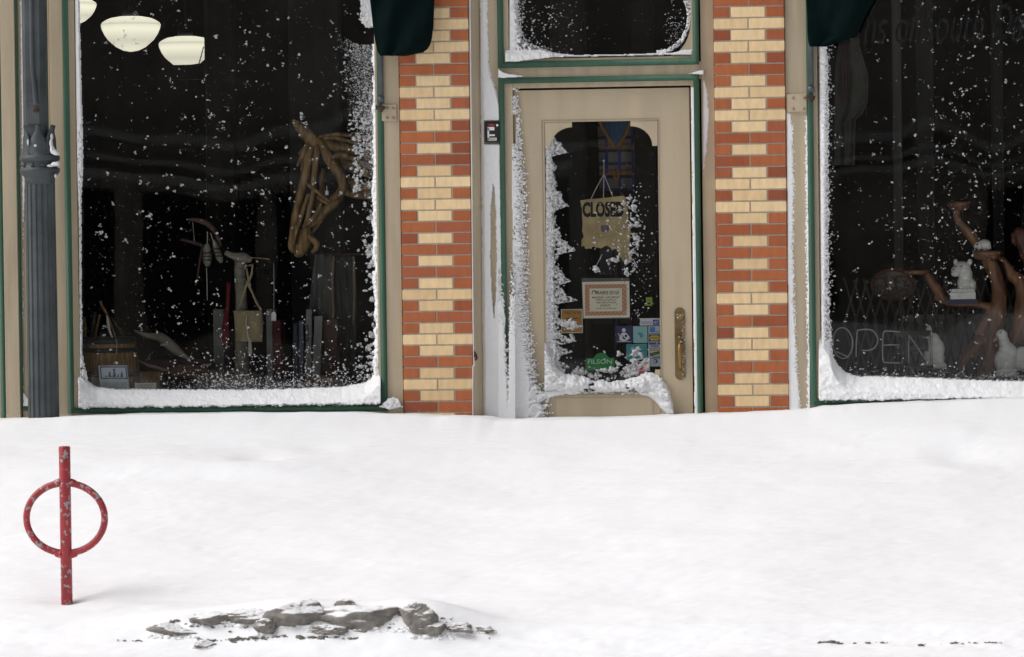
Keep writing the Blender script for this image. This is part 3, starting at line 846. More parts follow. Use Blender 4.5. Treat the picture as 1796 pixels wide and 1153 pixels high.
# ------------------------------------------------------------------ awnings, rolled up for winter: only their ends hang into view
M_BOLT = paint('painted bolt', (.30, .24, .18), .6)
def awning(x_pole, vpole0, vpole1, rows, diag, seed, x0, x1, label, plate):
    Y = -.09
    top = P(x_pole, -160, Y)
    a = rootat('awning', (top[0], Y, top[2]), label, 'awning', 'rolled green awnings over the shop windows')
    c = cloth(rows, Y, 34, 44, .022, 1.4, seed, .03, diag)
    mods(build(c, 'canvas', M_CANVAS, a, True), solid=.004)
    m = MB(); zt = Z(-165, Y, x_pole)
    n = 22
    m.tube([(x, Y + .0, zt + .02 * math.sin(x * 7)) for x in np.linspace(x0, x1, n)], [.085 + .008 * math.sin(i * 2.1) for i in range(n)], 14, 2)
    build(m, 'rolled_canvas', M_CANVAS, a, True)
    m = MB(); yp = -.012
    m.tube([P(x_pole - 2.2, -160, yp - .02), P(x_pole, vpole0, yp - .01), P(x_pole + .8, vpole1, yp - .008)], 4.6 * PX(0), 14, 1)
    m.tube([P(x_pole + .6, vpole1 - 8, yp - .008), P(x_pole + .8, vpole1 + 2, yp - .008)], 6.2 * PX(0), 14, 1)
    m.box((P(x_pole - 8, vpole1 + 14, -.02)[0], -.03, P(x_pole, vpole1 + 15, -.02)[2]), (P(x_pole + 6, vpole1, -.02)[0], .0, P(x_pole, vpole1 + 8, -.02)[2]))
    po = build(m, 'arm', M_GALV, a, True)
    m = MB(); m.tube([P(x_pole - 8, vpole1 + 9, -.035), P(x_pole + 8, vpole1 + 12, -.035)], .009, 10, 1); m.ell(P(x_pole + 2, vpole1 + 14, -.037), (.012, .01, .017), 10, 8)
    build(m, 'pivot_bolt', M_RUST, po, True)
    m = MB(); u0_, v0_, u1_, v1_ = plate
    m.cbox((X(u0_, .0), .006, Z(v1_, 0, u0_)), (X(u1_, 0), .03, Z(v0_, 0, u0_)), .004)
    br = build(m, 'wall_bracket', M_BEIGE2, a)
    for uu in (u0_ + 8, u1_ - 8):
        for vv in (v0_ + 7, v1_ - 6): m = MB(); m.ell(P(uu, vv, .004), (.0085, .007, .0085), 10, 8); build(m, 'bolt', M_BOLT, br, True)
    return a
awning(667, 90, 178, [(-165, 640, 770), (-60, 646, 766), (0, 649, 762), (45, 654, 760), (70, 658, 757), (84, 660.5, 752), (92, 663, 742), (98, 668, 712)], .9, 3, X(112, 0), X(770, 0),
       'left dark green canvas awning end hanging over a corner of the horse head window', (671, 183, 698, 213))
awning(1422, 75, 160, [(-165, 1412, 1600), (-60, 1413, 1562), (0, 1414, 1534), (30, 1415.5, 1517), (52, 1416, 1508), (66, 1417, 1502), (74, 1418, 1470), (82, 1421, 1448)], -.8, 8, X(1405, 0), X(2000, 0),
       'right dark green canvas awning end hanging over the window with the open sign', (1383, 165, 1418, 197))

# ------------------------------------------------------------------ small things on the shop front
kp = rootat('alarm_box', P(863, 249, .085), 'small black alarm box with a sticker on the snowy post left of the door', 'alarm box')
mb = MB(); mb.cbox((X(851, .075, 232), .062, Z(250, .09, 863)), (X(876, .075, 232), .105, Z(214, .09, 863)), .006); build(mb, 'case', M_BLACK, kp)
mb = MB(); Yk = .0605
mb.rect(855, 225, 858, 246, Yk); mb.rect(855, 223, 867, 229, Yk); mb.rect(857, 236, 868, 239, Yk); mb.rect(855, 242, 871, 247, Yk); mb.disc(872, 220, 2, 2, Yk)
bd = build(mb, 'sticker', M_WHITE, kp)
mb = MB(); mb.rect(857, 218, 867, 220.5, Yk - .0004); build(mb, 'red_stripe', plain('red print', (.5, .03, .03)), bd)
mb = MB(); mb.text('12405', 863, 244.5, 3.4, Yk - .001, 13); build(mb, 'lettering', M_BLACK, bd)

co = MB(); co.tube([P(823.2, -120, -.008), P(825, 60, -.007), P(827.5, 300, -.007), P(829, 480, -.007), P(830.5, 610, -.006), P(831.5, 640, -.008), P(829.5, 652, -.007), P(830, 760, -.007)], [.0036] * 8, 8, 8)
tag(build(co, 'cord', paint('white cord', (.6, .6, .6), .7), None, True), 'thin white cord running down the right edge of the left brick pier', 'cord')
hk = MB(); hk.tube([P(831, 616, .01), P(834, 622, -.015), P(836, 628, -.012), P(833, 632, .0)], [.006, .008, .007, .005], 9); hk.ell(P(832.5, 624, .0), (.010, .012, .014), 10, 8)
tag(build(hk, 'cleat', M_RUST, None, True), 'small rusty cleat on the edge of the left brick pier holding the white cord', 'cleat')

# ------------------------------------------------------------------ dirty ice at the kerb
def ice_mat():
    m, n, l, b = _mat('dirty ice')
    tc = n.new('ShaderNodeTexCoord'); no = n.new('ShaderNodeTexNoise'); no.inputs['Scale'].default_value = 14; no.inputs['Detail'].default_value = 8; no.inputs['Roughness'].default_value = .65
    l.new(tc.outputs['Object'], no.inputs['Vector'])
    cr = n.new('ShaderNodeValToRGB'); e = cr.color_ramp.elements
    e[0].position = .3; e[0].color = (.13, .118, .104, 1); e[1].position = .72; e[1].color = (.31, .285, .255, 1)
    l.new(no.outputs['Fac'], cr.inputs['Fac'])
    ge = n.new('ShaderNodeNewGeometry'); sx = n.new('ShaderNodeSeparateXYZ'); l.new(ge.outputs['Normal'], sx.inputs[0])
    n2 = n.new('ShaderNodeTexNoise'); n2.inputs['Scale'].default_value = 13; n2.inputs['Detail'].default_value = 6
    l.new(tc.outputs['Object'], n2.inputs['Vector'])
    ad = n.new('ShaderNodeMath'); ad.operation = 'MULTIPLY_ADD'; ad.inputs[1].default_value = .9; l.new(n2.outputs['Fac'], ad.inputs[0]); l.new(sx.outputs['Z'], ad.inputs[2])
    c2 = n.new('ShaderNodeValToRGB'); c2.color_ramp.elements[0].position = .97; c2.color_ramp.elements[1].position = 1.12
    c2.color_ramp.elements[0].position = .58; c2.color_ramp.elements[1].position = .76
    dv = n.new('ShaderNodeMath'); dv.operation = 'MULTIPLY'; dv.inputs[1].default_value = .6; l.new(ad.outputs[0], dv.inputs[0])
    l.new(dv.outputs[0], c2.inputs['Fac'])
    mx = n.new('ShaderNodeMix'); mx.data_type = 'RGBA'; l.new(c2.outputs[0], mx.inputs['Factor']); l.new(cr.outputs[0], mx.inputs['A']); mx.inputs['B'].default_value = (.86, .865, .875, 1)
    l.new(mx.outputs['Result'], b.inputs['Base Color']); b.inputs['Roughness'].default_value = .7
    bp2 = n.new('ShaderNodeBump'); bp2.inputs['Strength'].default_value = .6; bp2.inputs['Distance'].default_value = .02; l.new(no.outputs['Fac'], bp2.inputs['Height']); l.new(bp2.outputs[0], b.inputs['Normal'])
    return m
M_ICE = ice_mat()
def chunk(u, v, w_, h_, seed, label):
    g = np.random.default_rng(seed)
    Y = -3.42
    # fine sphere
    n1, n2 = 72, 40
    ph = np.linspace(.02, math.pi - .02, n2)[:, None]; th = np.linspace(0, 2 * math.pi, n1, endpoint=False)[None]
    D = np.stack([np.sin(ph) * np.cos(th), np.sin(ph) * np.sin(th), -np.cos(ph) + 0 * th], -1)
    r = np.ones(D.shape[:2])
    for _ in range(6):                           # break flat faces off
        nrm = g.normal(size=3) * np.array([.8, 1, .9]); nrm /= np.linalg.norm(nrm); c_ = g.uniform(.5, .85)
        dp = D @ nrm
        r = np.where(dp > 1e-3, np.minimum(r, c_ / np.maximum(dp, 1e-3)), r)
    r = r * (1 + .34 * (fbm(D[..., 0] * 2.6 + seed, D[..., 2] * 2.4 + D[..., 1] * 2, seed, 3) - .5) + .17 * (fbm(D[..., 0] * 11 + seed, D[..., 2] * 9 + D[..., 1] * 7, seed + 5, 4) - .5))
    yt = np.linspace(-3.68, -2.7, 80)            # where the ground shows just at the foot of the chunk
    q = Wn(np.full(80, float(u)), np.full(80, v + h_ * .42), yt)
    Y = float(yt[int(np.argmin(np.abs(q[:, 2] - snow_z(q[:, 0], q[:, 1]))))]) + w_ * .22 * PX(-3.4)
    s = PX(Y)
    c = P(u, v, Y)
    S = np.array([w_ * .66 * s, w_ * .26 * s + .03, h_ * .74 * s])
    V = c + D * r[..., None] * S
    V = V.reshape(-1, 3)
    F = [(i * n1 + k, i * n1 + (k + 1) % n1, (i + 1) * n1 + (k + 1) % n1, (i + 1) * n1 + k) for i in range(n2 - 1) for k in range(n1)]
    F += [tuple(range(n1 - 1, -1, -1)), tuple((n2 - 1) * n1 + k for k in range(n1))]
    tag(_link('ice_chunk', V, F, M_ICE, None, True), label, 'ice chunk', 'dirty ice chunks at the kerb')
CH = [(302, 1108, 74, 22, 'low dirty ice chunk at the left end of the row by the kerb'),
      (378, 1088, 76, 20, 'flat dirty ice chunk second from the left in the kerbside row'),
      (434, 1082, 74, 20, 'dark snow streaked ice chunk left of the tallest peak'),
      (464, 1103, 32, 24, 'small rounded ice chunk lying in front of the tallest peak'),
      (520, 1080, 98, 44, 'tallest peaked dirty ice chunk in the kerbside row'),
      (576, 1107, 52, 16, 'low ice chunk lying between the tallest peak and the longest chunk'),
      (606, 1064, 30, 18, 'small snowy ice tip poking up behind the longest chunk'),
      (646, 1088, 176, 40, 'longest dirty ice chunk in the kerbside row'),
      (732, 1086, 56, 42, 'tall narrow ice chunk at the right end of the longest chunk'),
      (757, 1108, 62, 22, 'slanting ice chunk lying in front at the right end of the row'),
      (808, 1103, 38, 14, 'small crumbled ice chunk right of the main row'),
      (848, 1104, 32, 8, 'tiny flat ice chunk farthest right of the row'),
      (356, 1130, 38, 10, 'small sunken ice chunk below the left end of the row')]
for i, c in enumerate(CH): chunk(*c[:4], 40 + i, c[4])
# loose snow banked against the feet of the chunks
g = np.random.default_rng(91); su, sv, sr = [], [], []
for u, v, w_, h_, _l in CH:
    n = int(20 + w_ * .9)
    su.append(u + g.uniform(-.62, .62, n) * w_); sv.append(v + h_ * .44 + g.normal(0, 1.6, n)); sr.append(g.gamma(2.2, .0015, n))
su, sv, sr = np.concatenate(su), np.concatenate(sv), np.concatenate(sr)
yt = np.linspace(-3.68, -2.7, 120)
Q = []
for a, b in zip(su, sv):
    q = Wn(np.full(120, a), np.full(120, b), yt); i = int(np.argmin(np.abs(q[:, 2] - snow_z(q[:, 0], q[:, 1])))); Q.append(q[i])
Q = np.array(Q)
Vs = Q[:, None] + ICO_V[None] * (1 + g.uniform(-.3, .3, (len(Q), len(ICO_V), 1))) * sr[:, None, None] * np.array([2.2, 1.5, .9])
tag(_link('loose_snow', Vs.reshape(-1, 3), (ICO_F[None] + (np.arange(len(Q)) * len(ICO_V))[:, None, None]).reshape(-1, 3), M_SILL, None, True),
    'loose white snow lumps banked against the dirty ice chunks', 'snow', kind='stuff')
gu, gv = [], []
for (a, b, v_, n) in ((345, 400, 1146, 18), (405, 470, 1147, 55), (475, 505, 1145, 22), (520, 575, 1147, 60), (565, 630, 1145, 34), (1432, 1470, 1139, 45), (1470, 1560, 1140, 22), (1600, 1760, 1141, 26), (205, 250, 1147, 14), (280, 870, 1116, 110)):
    gu.append(RNG.uniform(a, b, n)); gv.append(v_ + RNG.normal(0, 1.8 if n != 110 or a > 300 else 6.0, n))
gu, gv = np.concatenate(gu), np.concatenate(gv)
yy = np.interp(gv, [1080, 1160], [-3.40, -3.66])
C_ = Wn(gu, gv, yy); C_[:, 2] = np.minimum(C_[:, 2], snow_z(C_[:, 0], C_[:, 1]) + .012)
C_[:, 2] = snow_z(C_[:, 0], C_[:, 1]) + .003
m_ = len(ICO_V); rr = RNG.gamma(2, .0014, len(gu))[:, None, None]
Vg = C_[:, None] + ICO_V[None] * (1 + RNG.uniform(-.4, .4, (len(gu), m_, 1))) * rr * np.array([1.9, 1, .8])
tag(_link('road_grit', Vg.reshape(-1, 3), (ICO_F[None] + (np.arange(len(gu)) * m_)[:, None, None]).reshape(-1, 3), paint('road grit', (.17, .155, .135), .9, .4, 50)),
    'dark road grit scattered along the snowy kerb', 'grit', kind='stuff')

# ------------------------------------------------------------------ behind the left window
M_LAMP = lamp_mat('lit opal glass', (1.0, .96, .76), .90)
for (u, v, Y, rw, label) in ((130, 20, 1.0, 40, 'lit opal glass pendant lamp cut off by the top left corner of the left window'),
                             (229.5, 60, 3.5, 53, 'lit opal glass pendant lamp, middle one of three and the whole one'),
                             (326, 92, 5.6, 48, 'lit opal glass pendant lamp, right one, partly hidden by a dark beam')):
    c = P(u, v, Y); s = PX(Y)
    l_ = rootat('pendant_lamp', c, label, 'lamp', 'pendant lamps in the shop')
    k = rw * s / 53
    mb = MB(); pr = [(3, -31), (14, -29), (26, -23), (40, -11), (47, -1), (51.5, 9), (53, 16), (51, 20), (44, 24.5), (36, 28), (22, 30.5), (14, 31)]
    mb.lathe((c[0], c[1]), [(a * k, c[2] + b * k) for a, b in pr], 40); build(mb, 'shade', M_LAMP, l_, True)
    mb = MB(); mb.lathe((c[0], c[1]), [(15 * k, c[2] + 30 * k), (15 * k, c[2] + 40 * k), (4 * k, c[2] + 46 * k), (2 * k, c[2] + 60 * k), (2 * k, 3.9)], 14); build(mb, 'stem', M_BLACK, l_, True)
part('beam', lambda m: m.box(tuple(P(290, 140, 4.5)), tuple(P(363.5, 114.5, 4.62))), M_ROOM)
part('post', lambda m: m.box((X(363.5, 4.45), 4.45, 0), (X(412, 4.45), 4.6, 3.9)), M_COLD)
hkm = MB(); hkm.tpx([(345, 118, 1), (349, 112, 1.2), (357, 82, .9)], 4.4, 6); hkm.tpx([(334, 115, 1.2), (349, 113, 1.8), (362, 112, 1.2)], 4.4, 6)
tag(build(hkm, 'hook', M_BLACK, None, True), 'thin black hanging hook in front of the right pendant lamp', 'hook')

YH = .75
hh = rootat('horse_head', P(585, 480, YH), 'driftwood horse head sculpture built from brown branches in the left window', 'sculpture')
mb = MB(); T = mb.tpx
T([(513, 211, 1.5), (519, 216, 5), (527, 225, 9), (537, 237, 12), (547, 249, 13), (556, 258, 9), (560, 264, 3)], YH, 12, noise=.2)
T([(553, 247, 9), (565, 258, 9), (577, 280, 8.5), (590, 297, 9.5), (600, 312, 9.5), (602, 327, 9), (594, 340, 8), (583, 350, 6), (578, 354, 3)], YH, 10, noise=.18)
T([(545, 258, 7), (539, 285, 8), (535, 310, 7.5), (526, 342, 7), (518, 378, 6.5), (513, 408, 6), (511, 432, 6.5), (516, 442, 4)], YH - .03, 10, noise=.2)
T([(555, 256, 4), (554.5, 275, 6), (551, 305, 5), (549.5, 336, 4.5), (544, 362, 4.5), (538.5, 385, 4.5), (533, 400, 3)], YH - .05, 9, noise=.15)
T([(545, 385, 4), (537, 400, 8), (533, 418, 12), (529, 433, 13), (522, 444, 9), (516, 447, 3)], YH, 12, noise=.2)
T([(542, 412, 3), (548, 420, 6), (555, 428, 6.5), (553, 437, 5), (546, 443, 2)], YH - .04, 9)
T([(601, 338, 4), (590, 354, 7), (574, 366, 9), (560, 379, 8), (548, 390, 7), (539, 398, 4)], YH + .02, 10, noise=.18)
T([(563, 357, 2.5), (557, 371, 4), (547, 386, 4.5), (536, 396, 3)], YH - .05, 8)
T([(536, 320, 2.5), (546, 329, 3), (557, 337, 3.5), (569, 347, 3.5), (582, 357, 2)], YH - .06, 8)
T([(556, 345, 2), (565, 352, 3.2), (576, 358, 2)], YH - .07, 8)
T([(541, 340, 2.5), (534, 360, 4), (527, 384, 4.5), (518, 410, 4), (514, 428, 3)], YH - .06, 9, noise=.15)
T([(573, 372, 2.5), (563, 386, 3.5), (552, 402, 3.5), (543, 414, 2)], YH + .05, 8)
T([(566, 330, 5), (560, 350, 5), (556, 366, 4)], YH + .12, 8); T([(568, 296, 4), (564, 318, 5), (567, 336, 4)], YH + .12, 8)
hd = build(mb, 'head', M_DRIFT, hh, True)
mb = MB(); T = mb.tpx
T([(539, 254, 4.5), (533, 268, 5), (527, 280, 4), (521, 292, 1.5)], YH - .05, 8); T([(541, 252, 4), (532, 263, 4), (524, 271, 2)], YH - .04, 8); T([(537, 262, 3), (532, 282, 3), (528, 300, 1.5)], YH - .02, 8)
build(mb, 'forelock', M_DRIFT, hh, True)
mb = MB(); T = mb.tpx
T([(560, 240, 2.5), (576, 238, 3.5), (595, 236, 3.5), (620, 239, 3.2), (645, 241, 2.8), (690, 240, 3)], YH - .05, 8); T([(566, 243, 2.5), (585, 242, 3.5), (605, 246, 3.8), (625, 251, 3.2), (650, 257, 3), (690, 268, 3)], YH - .06, 8)
T([(566, 250, 8), (585, 255, 9), (605, 260, 9), (630, 268, 8), (660, 282, 8), (700, 300, 8)], YH + .03, 10, noise=.2)
T([(582, 275, 3), (596, 273, 5), (612, 275, 6), (628, 282, 5), (650, 295, 4), (690, 320, 4)], YH - .04, 8)
T([(600, 262, 4), (630, 290, 5), (655, 310, 5), (700, 345, 5)], YH + .05, 8); T([(604, 312, 8), (620, 322, 10), (645, 330, 10), (700, 350, 10)], YH + .08, 10, noise=.2)
T([(604, 336, 6), (622, 342, 7), (648, 345, 6), (700, 360, 6)], YH + .06, 9); T([(590, 268, 9), (610, 290, 10), (640, 300, 10), (700, 320, 10)], YH + .12, 10, noise=.2)
build(mb, 'mane', M_DRIFT, hh, True)
mb = MB(); mb.tube([P(700, 250, YH + .1), P(702, 480, YH + .1), P(702, 690, YH + .1)], .03, 10, 3); mb.box(tuple(P(680, 0, YH) * [1, 1, 0] + [0, 0, PLZ + .001]), tuple(P(724, 0, YH + .25) * [1, 1, 0] + [0, 0, PLZ + .04]))
build(mb, 'stand', M_BURL, hh)
mb = MB(); mb.tpx([(573, 326, .6), (573.5, 334, .6)], YH - .1, 5); mb.poly([(570.5, 336), (573, 333.5), (576, 336), (576, 342.5), (570.5, 342.5)], YH - .1, .001)
tg = build(mb, 'price_tag', M_WHITE, hh)

YB = .42
def on(u, Y): return P(u, 0, Y) * np.array([1, 1, 0]) + np.array([0, 0, PLZ + .001])
ba = rootat('barrel', on(192, YB), 'old wooden barrel with dark hoops in the left corner of the left window', 'barrel')
c = P(192, 640, YB); s = PX(YB); zt_ = P(192, 592, YB)[2]
def bz(v): return float(P(192, v, YB)[2])
M_STAVE = wood('barrel staves', (.15, .085, .03), (.34, .21, .085), 4, (16, 16, 1.2))
def stave(th, z): return 1 - .022 * (abs(math.sin(th * 9)) < .12)
mb = MB(); zs_ = np.linspace(PLZ + .001, bz(592), 10)
mb.lathe((c[0], c[1]), [(ip(z, [(PLZ, 50), (bz(650), 54), (bz(592), 46)]) * s, z) for z in zs_] + [(43 * s, bz(592)), (42 * s, bz(604))], 108, stave); build(mb, 'staves', M_STAVE, ba)
M_HOOP = plain('black hoop iron', (.022, .022, .024), .6)
for va, vb in ((603, 591.5), (618, 610), (660, 651)):
    ra, rb = [ip(bz(q), [(PLZ, 50), (bz(650), 54), (bz(592), 46)]) * s + .003 for q in (va, vb)]
    mb = MB(); mb.lathe((c[0], c[1]), [(ra - .02, bz(va)), (ra, bz(va)), (rb, bz(vb)), (rb - .02, bz(vb))], 60); build(mb, 'hoop', M_HOOP, ba, True)
for (pts, m, lb) in (([(166, 592, 2.4), (171, 570, 2.4), (175, 552, 2.4)], 'o', 'short orange brown stick standing in the barrel, right one'),
                  ([(160, 596, 4), (163, 570, 4), (167, 548, 4)], 'd', 'dark flat stick standing in the barrel behind the short stick'),
                  ([(150, 596, 3), (149, 575, 3), (147, 556, 3)], 'o', 'thick brown stick at the left side of the barrel'),
                  ([(177, 528, 2.6), (178, 535, 2.4), (190, 556, 2), (205, 600, 2)], 'o', 'knobbed walking stick leaning out of the barrel'),
                  ([(194, 555, 1.2), (205, 572, 2), (218, 590, 2.6), (226, 602, 2)], 'd', 'dark leather strip trailing over the barrel rim')):
    mb = MB(); mb.tpx(pts, YB, 8); tag(build(mb, 'stick', M_DRIFT if m == 'o' else plain('dark hide', (.05, .04, .032)), None, True), lb, 'stick', 'sticks in the barrel')
mb = MB(); mb.tpx([(187, 553, .5), (189, 560, 2.4), (191, 575, 2.8), (194, 586, 2), (198, 594, .8)], YB - .12, 8, flat=.3)
tag(build(mb, 'feather', plain('pale feather', (.5, .47, .4)), None, True), 'pale feather hanging from the barrel sticks', 'feather')
mb = MB(); mb.tpx([(203, 594, .7), (205, 605, .8), (204, 622, .8)], YB - .19, 6); tag(build(mb, 'thong', plain('pale leather', (.4, .34, .24)), None, True), 'thin leather thong hanging over the barrel hoops', 'thong')

# cards on the platform
cdp = rootat('sign_card', on(201, .16), 'white card with a dark framed silhouette picture leaning before the barrel', 'sign')
Yc = .17
mb = MB(); mb.poly([(172.5, 641.5), (222.5, 641.5), (228, 694), (177, 694)], Yc, .003); build(mb, 'card', plain('pale blue card', (.52, .58, .62)), cdp)
mb = MB(); mb.poly([(175, 643), (221.5, 643), (224, 665), (177, 665)], Yc - .0012, .001); fr_ = build(mb, 'picture_border', plain('navy print', (.03, .04, .07)), cdp)
mb = MB(); mb.poly([(177, 645), (219.5, 645), (221.5, 663), (179, 663)], Yc - .0024, .001); pc = build(mb, 'picture', plain('picture sky', (.5, .55, .66)), fr_)
mb = MB()
for pl in ([(190, 662), (191, 653), (193.5, 652), (194, 657), (197, 662)], [(197, 662.5), (198, 655), (199, 652), (197.5, 647.5), (202, 647), (201.5, 651), (203, 657), (203.5, 662)],
           [(211, 662), (212, 655), (213.5, 650.5), (215, 655), (216, 662)], [(184, 662), (187, 658), (188, 662)], [(205, 662), (207.5, 655.5), (209, 662)]):
    mb.poly(pl, Yc - .0036, .001)
build(mb, 'silhouette', plain('dark blue print', (.03, .035, .07)), pc)
mb = MB(); mb.text('ONE SAKE BET', 201.5, 673.5, 5.6, Yc - .0012, 42); build(mb, 'lettering', plain('grey print', (.25, .24, .25)), cdp)
mb = MB(); mb.rect(236, 672, 274, 690, .16, .003)
cd2 = tag(build(mb, 'label_card', plain('cream card', (.55, .53, .42))), 'small cream label card standing right of the white picture card', 'card')
mb = MB(); mb.rect(240, 675, 270, 676.2, .1585); mb.rect(243, 679, 267, 680, .1585); build(mb, 'lettering', plain('grey print two', (.25, .25, .2)), cd2)
mb = MB(); a, b = P(240.5, 690, .5), P(286, 652, .5); mb.cbox((a[0], .42, PLZ + .001), (b[0], .56, b[2]), .006)
tag(build(mb, 'wooden_block', M_STAVE), 'plain wooden block behind the cream label card', 'block')
mb = MB(); T = mb.tpx; T([(236, 580, 1.5), (252, 587, 4), (266, 590, 6), (282, 592, 8), (298, 605, 10), (312, 617, 8), (325, 626, 4), (340, 634, 2)], .7, 12, flat=.7)
tag(build(mb, 'animal_horn', paint('pale hide', (.26, .23, .18), .7, .3, 8), None, True), 'pale tapered horn lying across the display behind the block', 'horn')
mb = MB(); T = mb.tpx; T([(243, 633, 1), (258, 640, 2.4), (275, 645, 3), (295, 650, 2.5), (330, 645, 2), (370, 640, 2)], .55, 10)
tag(build(mb, 'antler', paint('antler', (.3, .27, .22), .6, .3, 8), None, True), 'slim antler lying low in front of the pale horn', 'antler')
mb = MB(); a = on(330, .7); mb.cbox((X(255, .7), .62, PLZ + .001), (X(365, .7), .85, float(P(300, 632, .7)[2])), .01)
tag(build(mb, 'red_blanket', paint('dark red blanket', (.055, .014, .014), .9, .3, 10, .3, 80)), 'folded dark red blanket under the pale horn', 'blanket')
mb = MB(); T = mb.tpx; T([(300, 655, 10), (330, 652, 14), (365, 660, 13), (400, 668, 12), (450, 672, 9)], .5, 12)
tag(build(mb, 'hide_bundle', paint('brown hide', (.10, .055, .03), .9, .4, 12, .4, 60), None, True), 'dark brown rolled hide along the front of the left window', 'hide')

# hanging antler with two wrapped bundles
YA = .8
an = rootat('hanging_ornament', P(365, 470, YA), 'curved dark branch with two grey banded bundles hanging from strings', 'ornament')
mb = MB(); T = mb.tpx; T([(329, 386, 2), (342, 386, 4), (358, 390, 5), (372, 400, 5), (381, 415, 4), (387, 432, 3)], YA, 9); T([(318, 420, 2), (336, 425, 3), (352, 430, 3), (372, 440, 2)], YA + .1, 8); T([(356, 430, 2.5), (350, 460, 2), (344, 500, 1)], YA + .08, 7)
build(mb, 'branch', paint('dark red branch', (.10, .055, .045), .7, .3, 8), an, True)
mb = MB(); mb.tpx([(361, 390, .45), (362, 300, .35), (362, -150, .35)], YA, 5); build(mb, 'hanging_wire', M_BLACK, an, True)
M_BAND = plain('dark band', (.05, .04, .035))
M_BUND = paint('grey wrapped hide', (.24, .22, .185), .8, .25, 16, .3, 90)
for u, v, t in ((363.5, 450, .04), (381, 443, -.25)):
    mb = MB(); mb.tpx([(u - 14 * t, v - 22, 3), (u - 8 * t, v - 13, 7), (u, v, 8.5 if t > 0 else 7), (u + 8 * t, v + 11, 7), (u + 14 * t, v + 18, 2.5)] if t > 0 else [(u - 6, v - 22, 2.5), (u - 3, v - 12, 5), (u + 1, v, 6.5), (u + 5, v + 11, 6), (u + 8, v + 18, 2.5)], YA - .02, 12)
    bu = build(mb, 'bundle', M_BUND, an, True)
    for dv in (-6, 0, 6.5):
        mb = MB(); q = P(u + (dv * .35 if t < 0 else 0), v + dv, YA - .02); s = PX(YA); mb.lathe((q[0], q[1]), [(8.4 * s, q[2] - .004), (9.4 * s if t > 0 else 7.6 * s, q[2]), (8.4 * s, q[2] + .004)], 16); build(mb, 'band', M_BAND, bu, True)
M_STR = plain('pale string', (.5, .47, .4))
for q, dy in (([(364, 409, .9), (363.5, 428, .9)], .06), ([(369, 409, .9), (378, 434, .9)], .06), ([(362, 470, .7), (363, 495, .8), (363.5, 527, .6)], .05), ([(338, 390, .5), (341, 424, .5)], .05)):
    mb = MB(); mb.tpx(q, YA - dy, 6); build(mb, 'string', M_STR, an, True)

# wrapped trunk with pouch
YT = .7
tk = rootat('wrapped_post', on(424, YT), 'pale hide wrapped upright post with two stub arms in the left window', 'post')
M_BARK = paint('pale wrapped bark', (.22, .20, .155), .8, .3, 14, .5, 50, stretch=(1, 1, 5))
mb = MB(); T = mb.tpx; T([(424, 706, 14), (424, 640, 13), (424, 560, 11.5), (423, 520, 10), (421, 480, 10.5), (423, 455, 11.5), (425, 446, 9)], YT, 14, noise=.1)
T([(395, 443, 4), (404, 447, 6), (416, 451, 8), (430, 452, 8), (441, 458, 5)], YT - .03, 10, noise=.25); build(mb, 'trunk', M_BARK, tk, True)
mb = MB(); T = mb.tpx; T([(434, 452, 1.4), (452, 453, 1.4), (472, 455, 1.2)], YT - .05, 7); T([(424, 469, 1.5), (445, 464, 1.6)], YT - .07, 7); build(mb, 'peg', M_DRIFT, tk, True)
hp_ = rootat('hide_pouch', P(436, 600, YT - .1), 'square tan hide pouch hanging by a knotted thong from the wrapped post', 'pouch')
M_HIDE = paint('tan rawhide', (.33, .27, .16), .75, .22, 7, .3, 40)
mb = cloth([(545, 410, 459), (560, 411.5, 460.5), (585, 413, 461), (600, 413.5, 460)], YT - .10, 18, 16, .012, 1.0, 5, .03)
mods(build(mb, 'body', M_HIDE, hp_, True), solid=.008)
mb = MB(); T = mb.tpx; T([(432, 470, 1.6), (435, 490, 1.8), (431, 503, 2.5), (425, 525, 1.6), (416, 545, 1.4)], YT - .12, 8); T([(443, 466, 1.8), (441, 482, 2), (436, 497, 3), (443, 515, 2), (451, 533, 2.2), (459, 545, 1.6)], YT - .13, 8)
mb.epx(435, 497, 5, 5, YT - .13); build(mb, 'strap', M_HIDE, hp_, True)
mb = MB(); T = mb.tpx; T([(433, 552, 1), (432, 570, 1.4), (435, 590, 1.5), (438, 600, 2.5), (438.5, 618, 4.5), (438, 625, 1)], YT - .15, 8, flat=.4); build(mb, 'tassel', paint('pale tassel', (.5, .45, .33), .7), hp_, True)
mb = cloth([(496, 397.5, 404.5), (520, 397, 403), (545, 395, 402), (556, 391.5, 400), (575, 390, 402), (609, 389, 401)], YT - .06, 8, 24, .006, 1, 9)
tag(mods(build(mb, 'red_ribbon', paint('red cloth', (.12, .007, .010), .8, .2, 9), None, True), solid=.003), 'red cloth ribbon hanging left of the wrapped post', 'ribbon')
mb = MB(); T = mb.tpx; T([(480, 462, .45), (480.5, 500, .5), (480, 547, .45)], YT - .1, 5); st = None
pt = rootat('price_tag', P(480, 563, YT - .1), 'small white price tag on a long thread right of the hide pouch', 'price tag')
build(mb, 'thread', plain('thread', (.4, .4, .37)), pt, True)
mb = MB(); mb.poly([(478, 548), (480, 546), (482.5, 548), (484, 552), (484, 563), (476, 563), (476, 552)], YT - .1, .001); build(mb, 'tag', M_WHITE, pt)

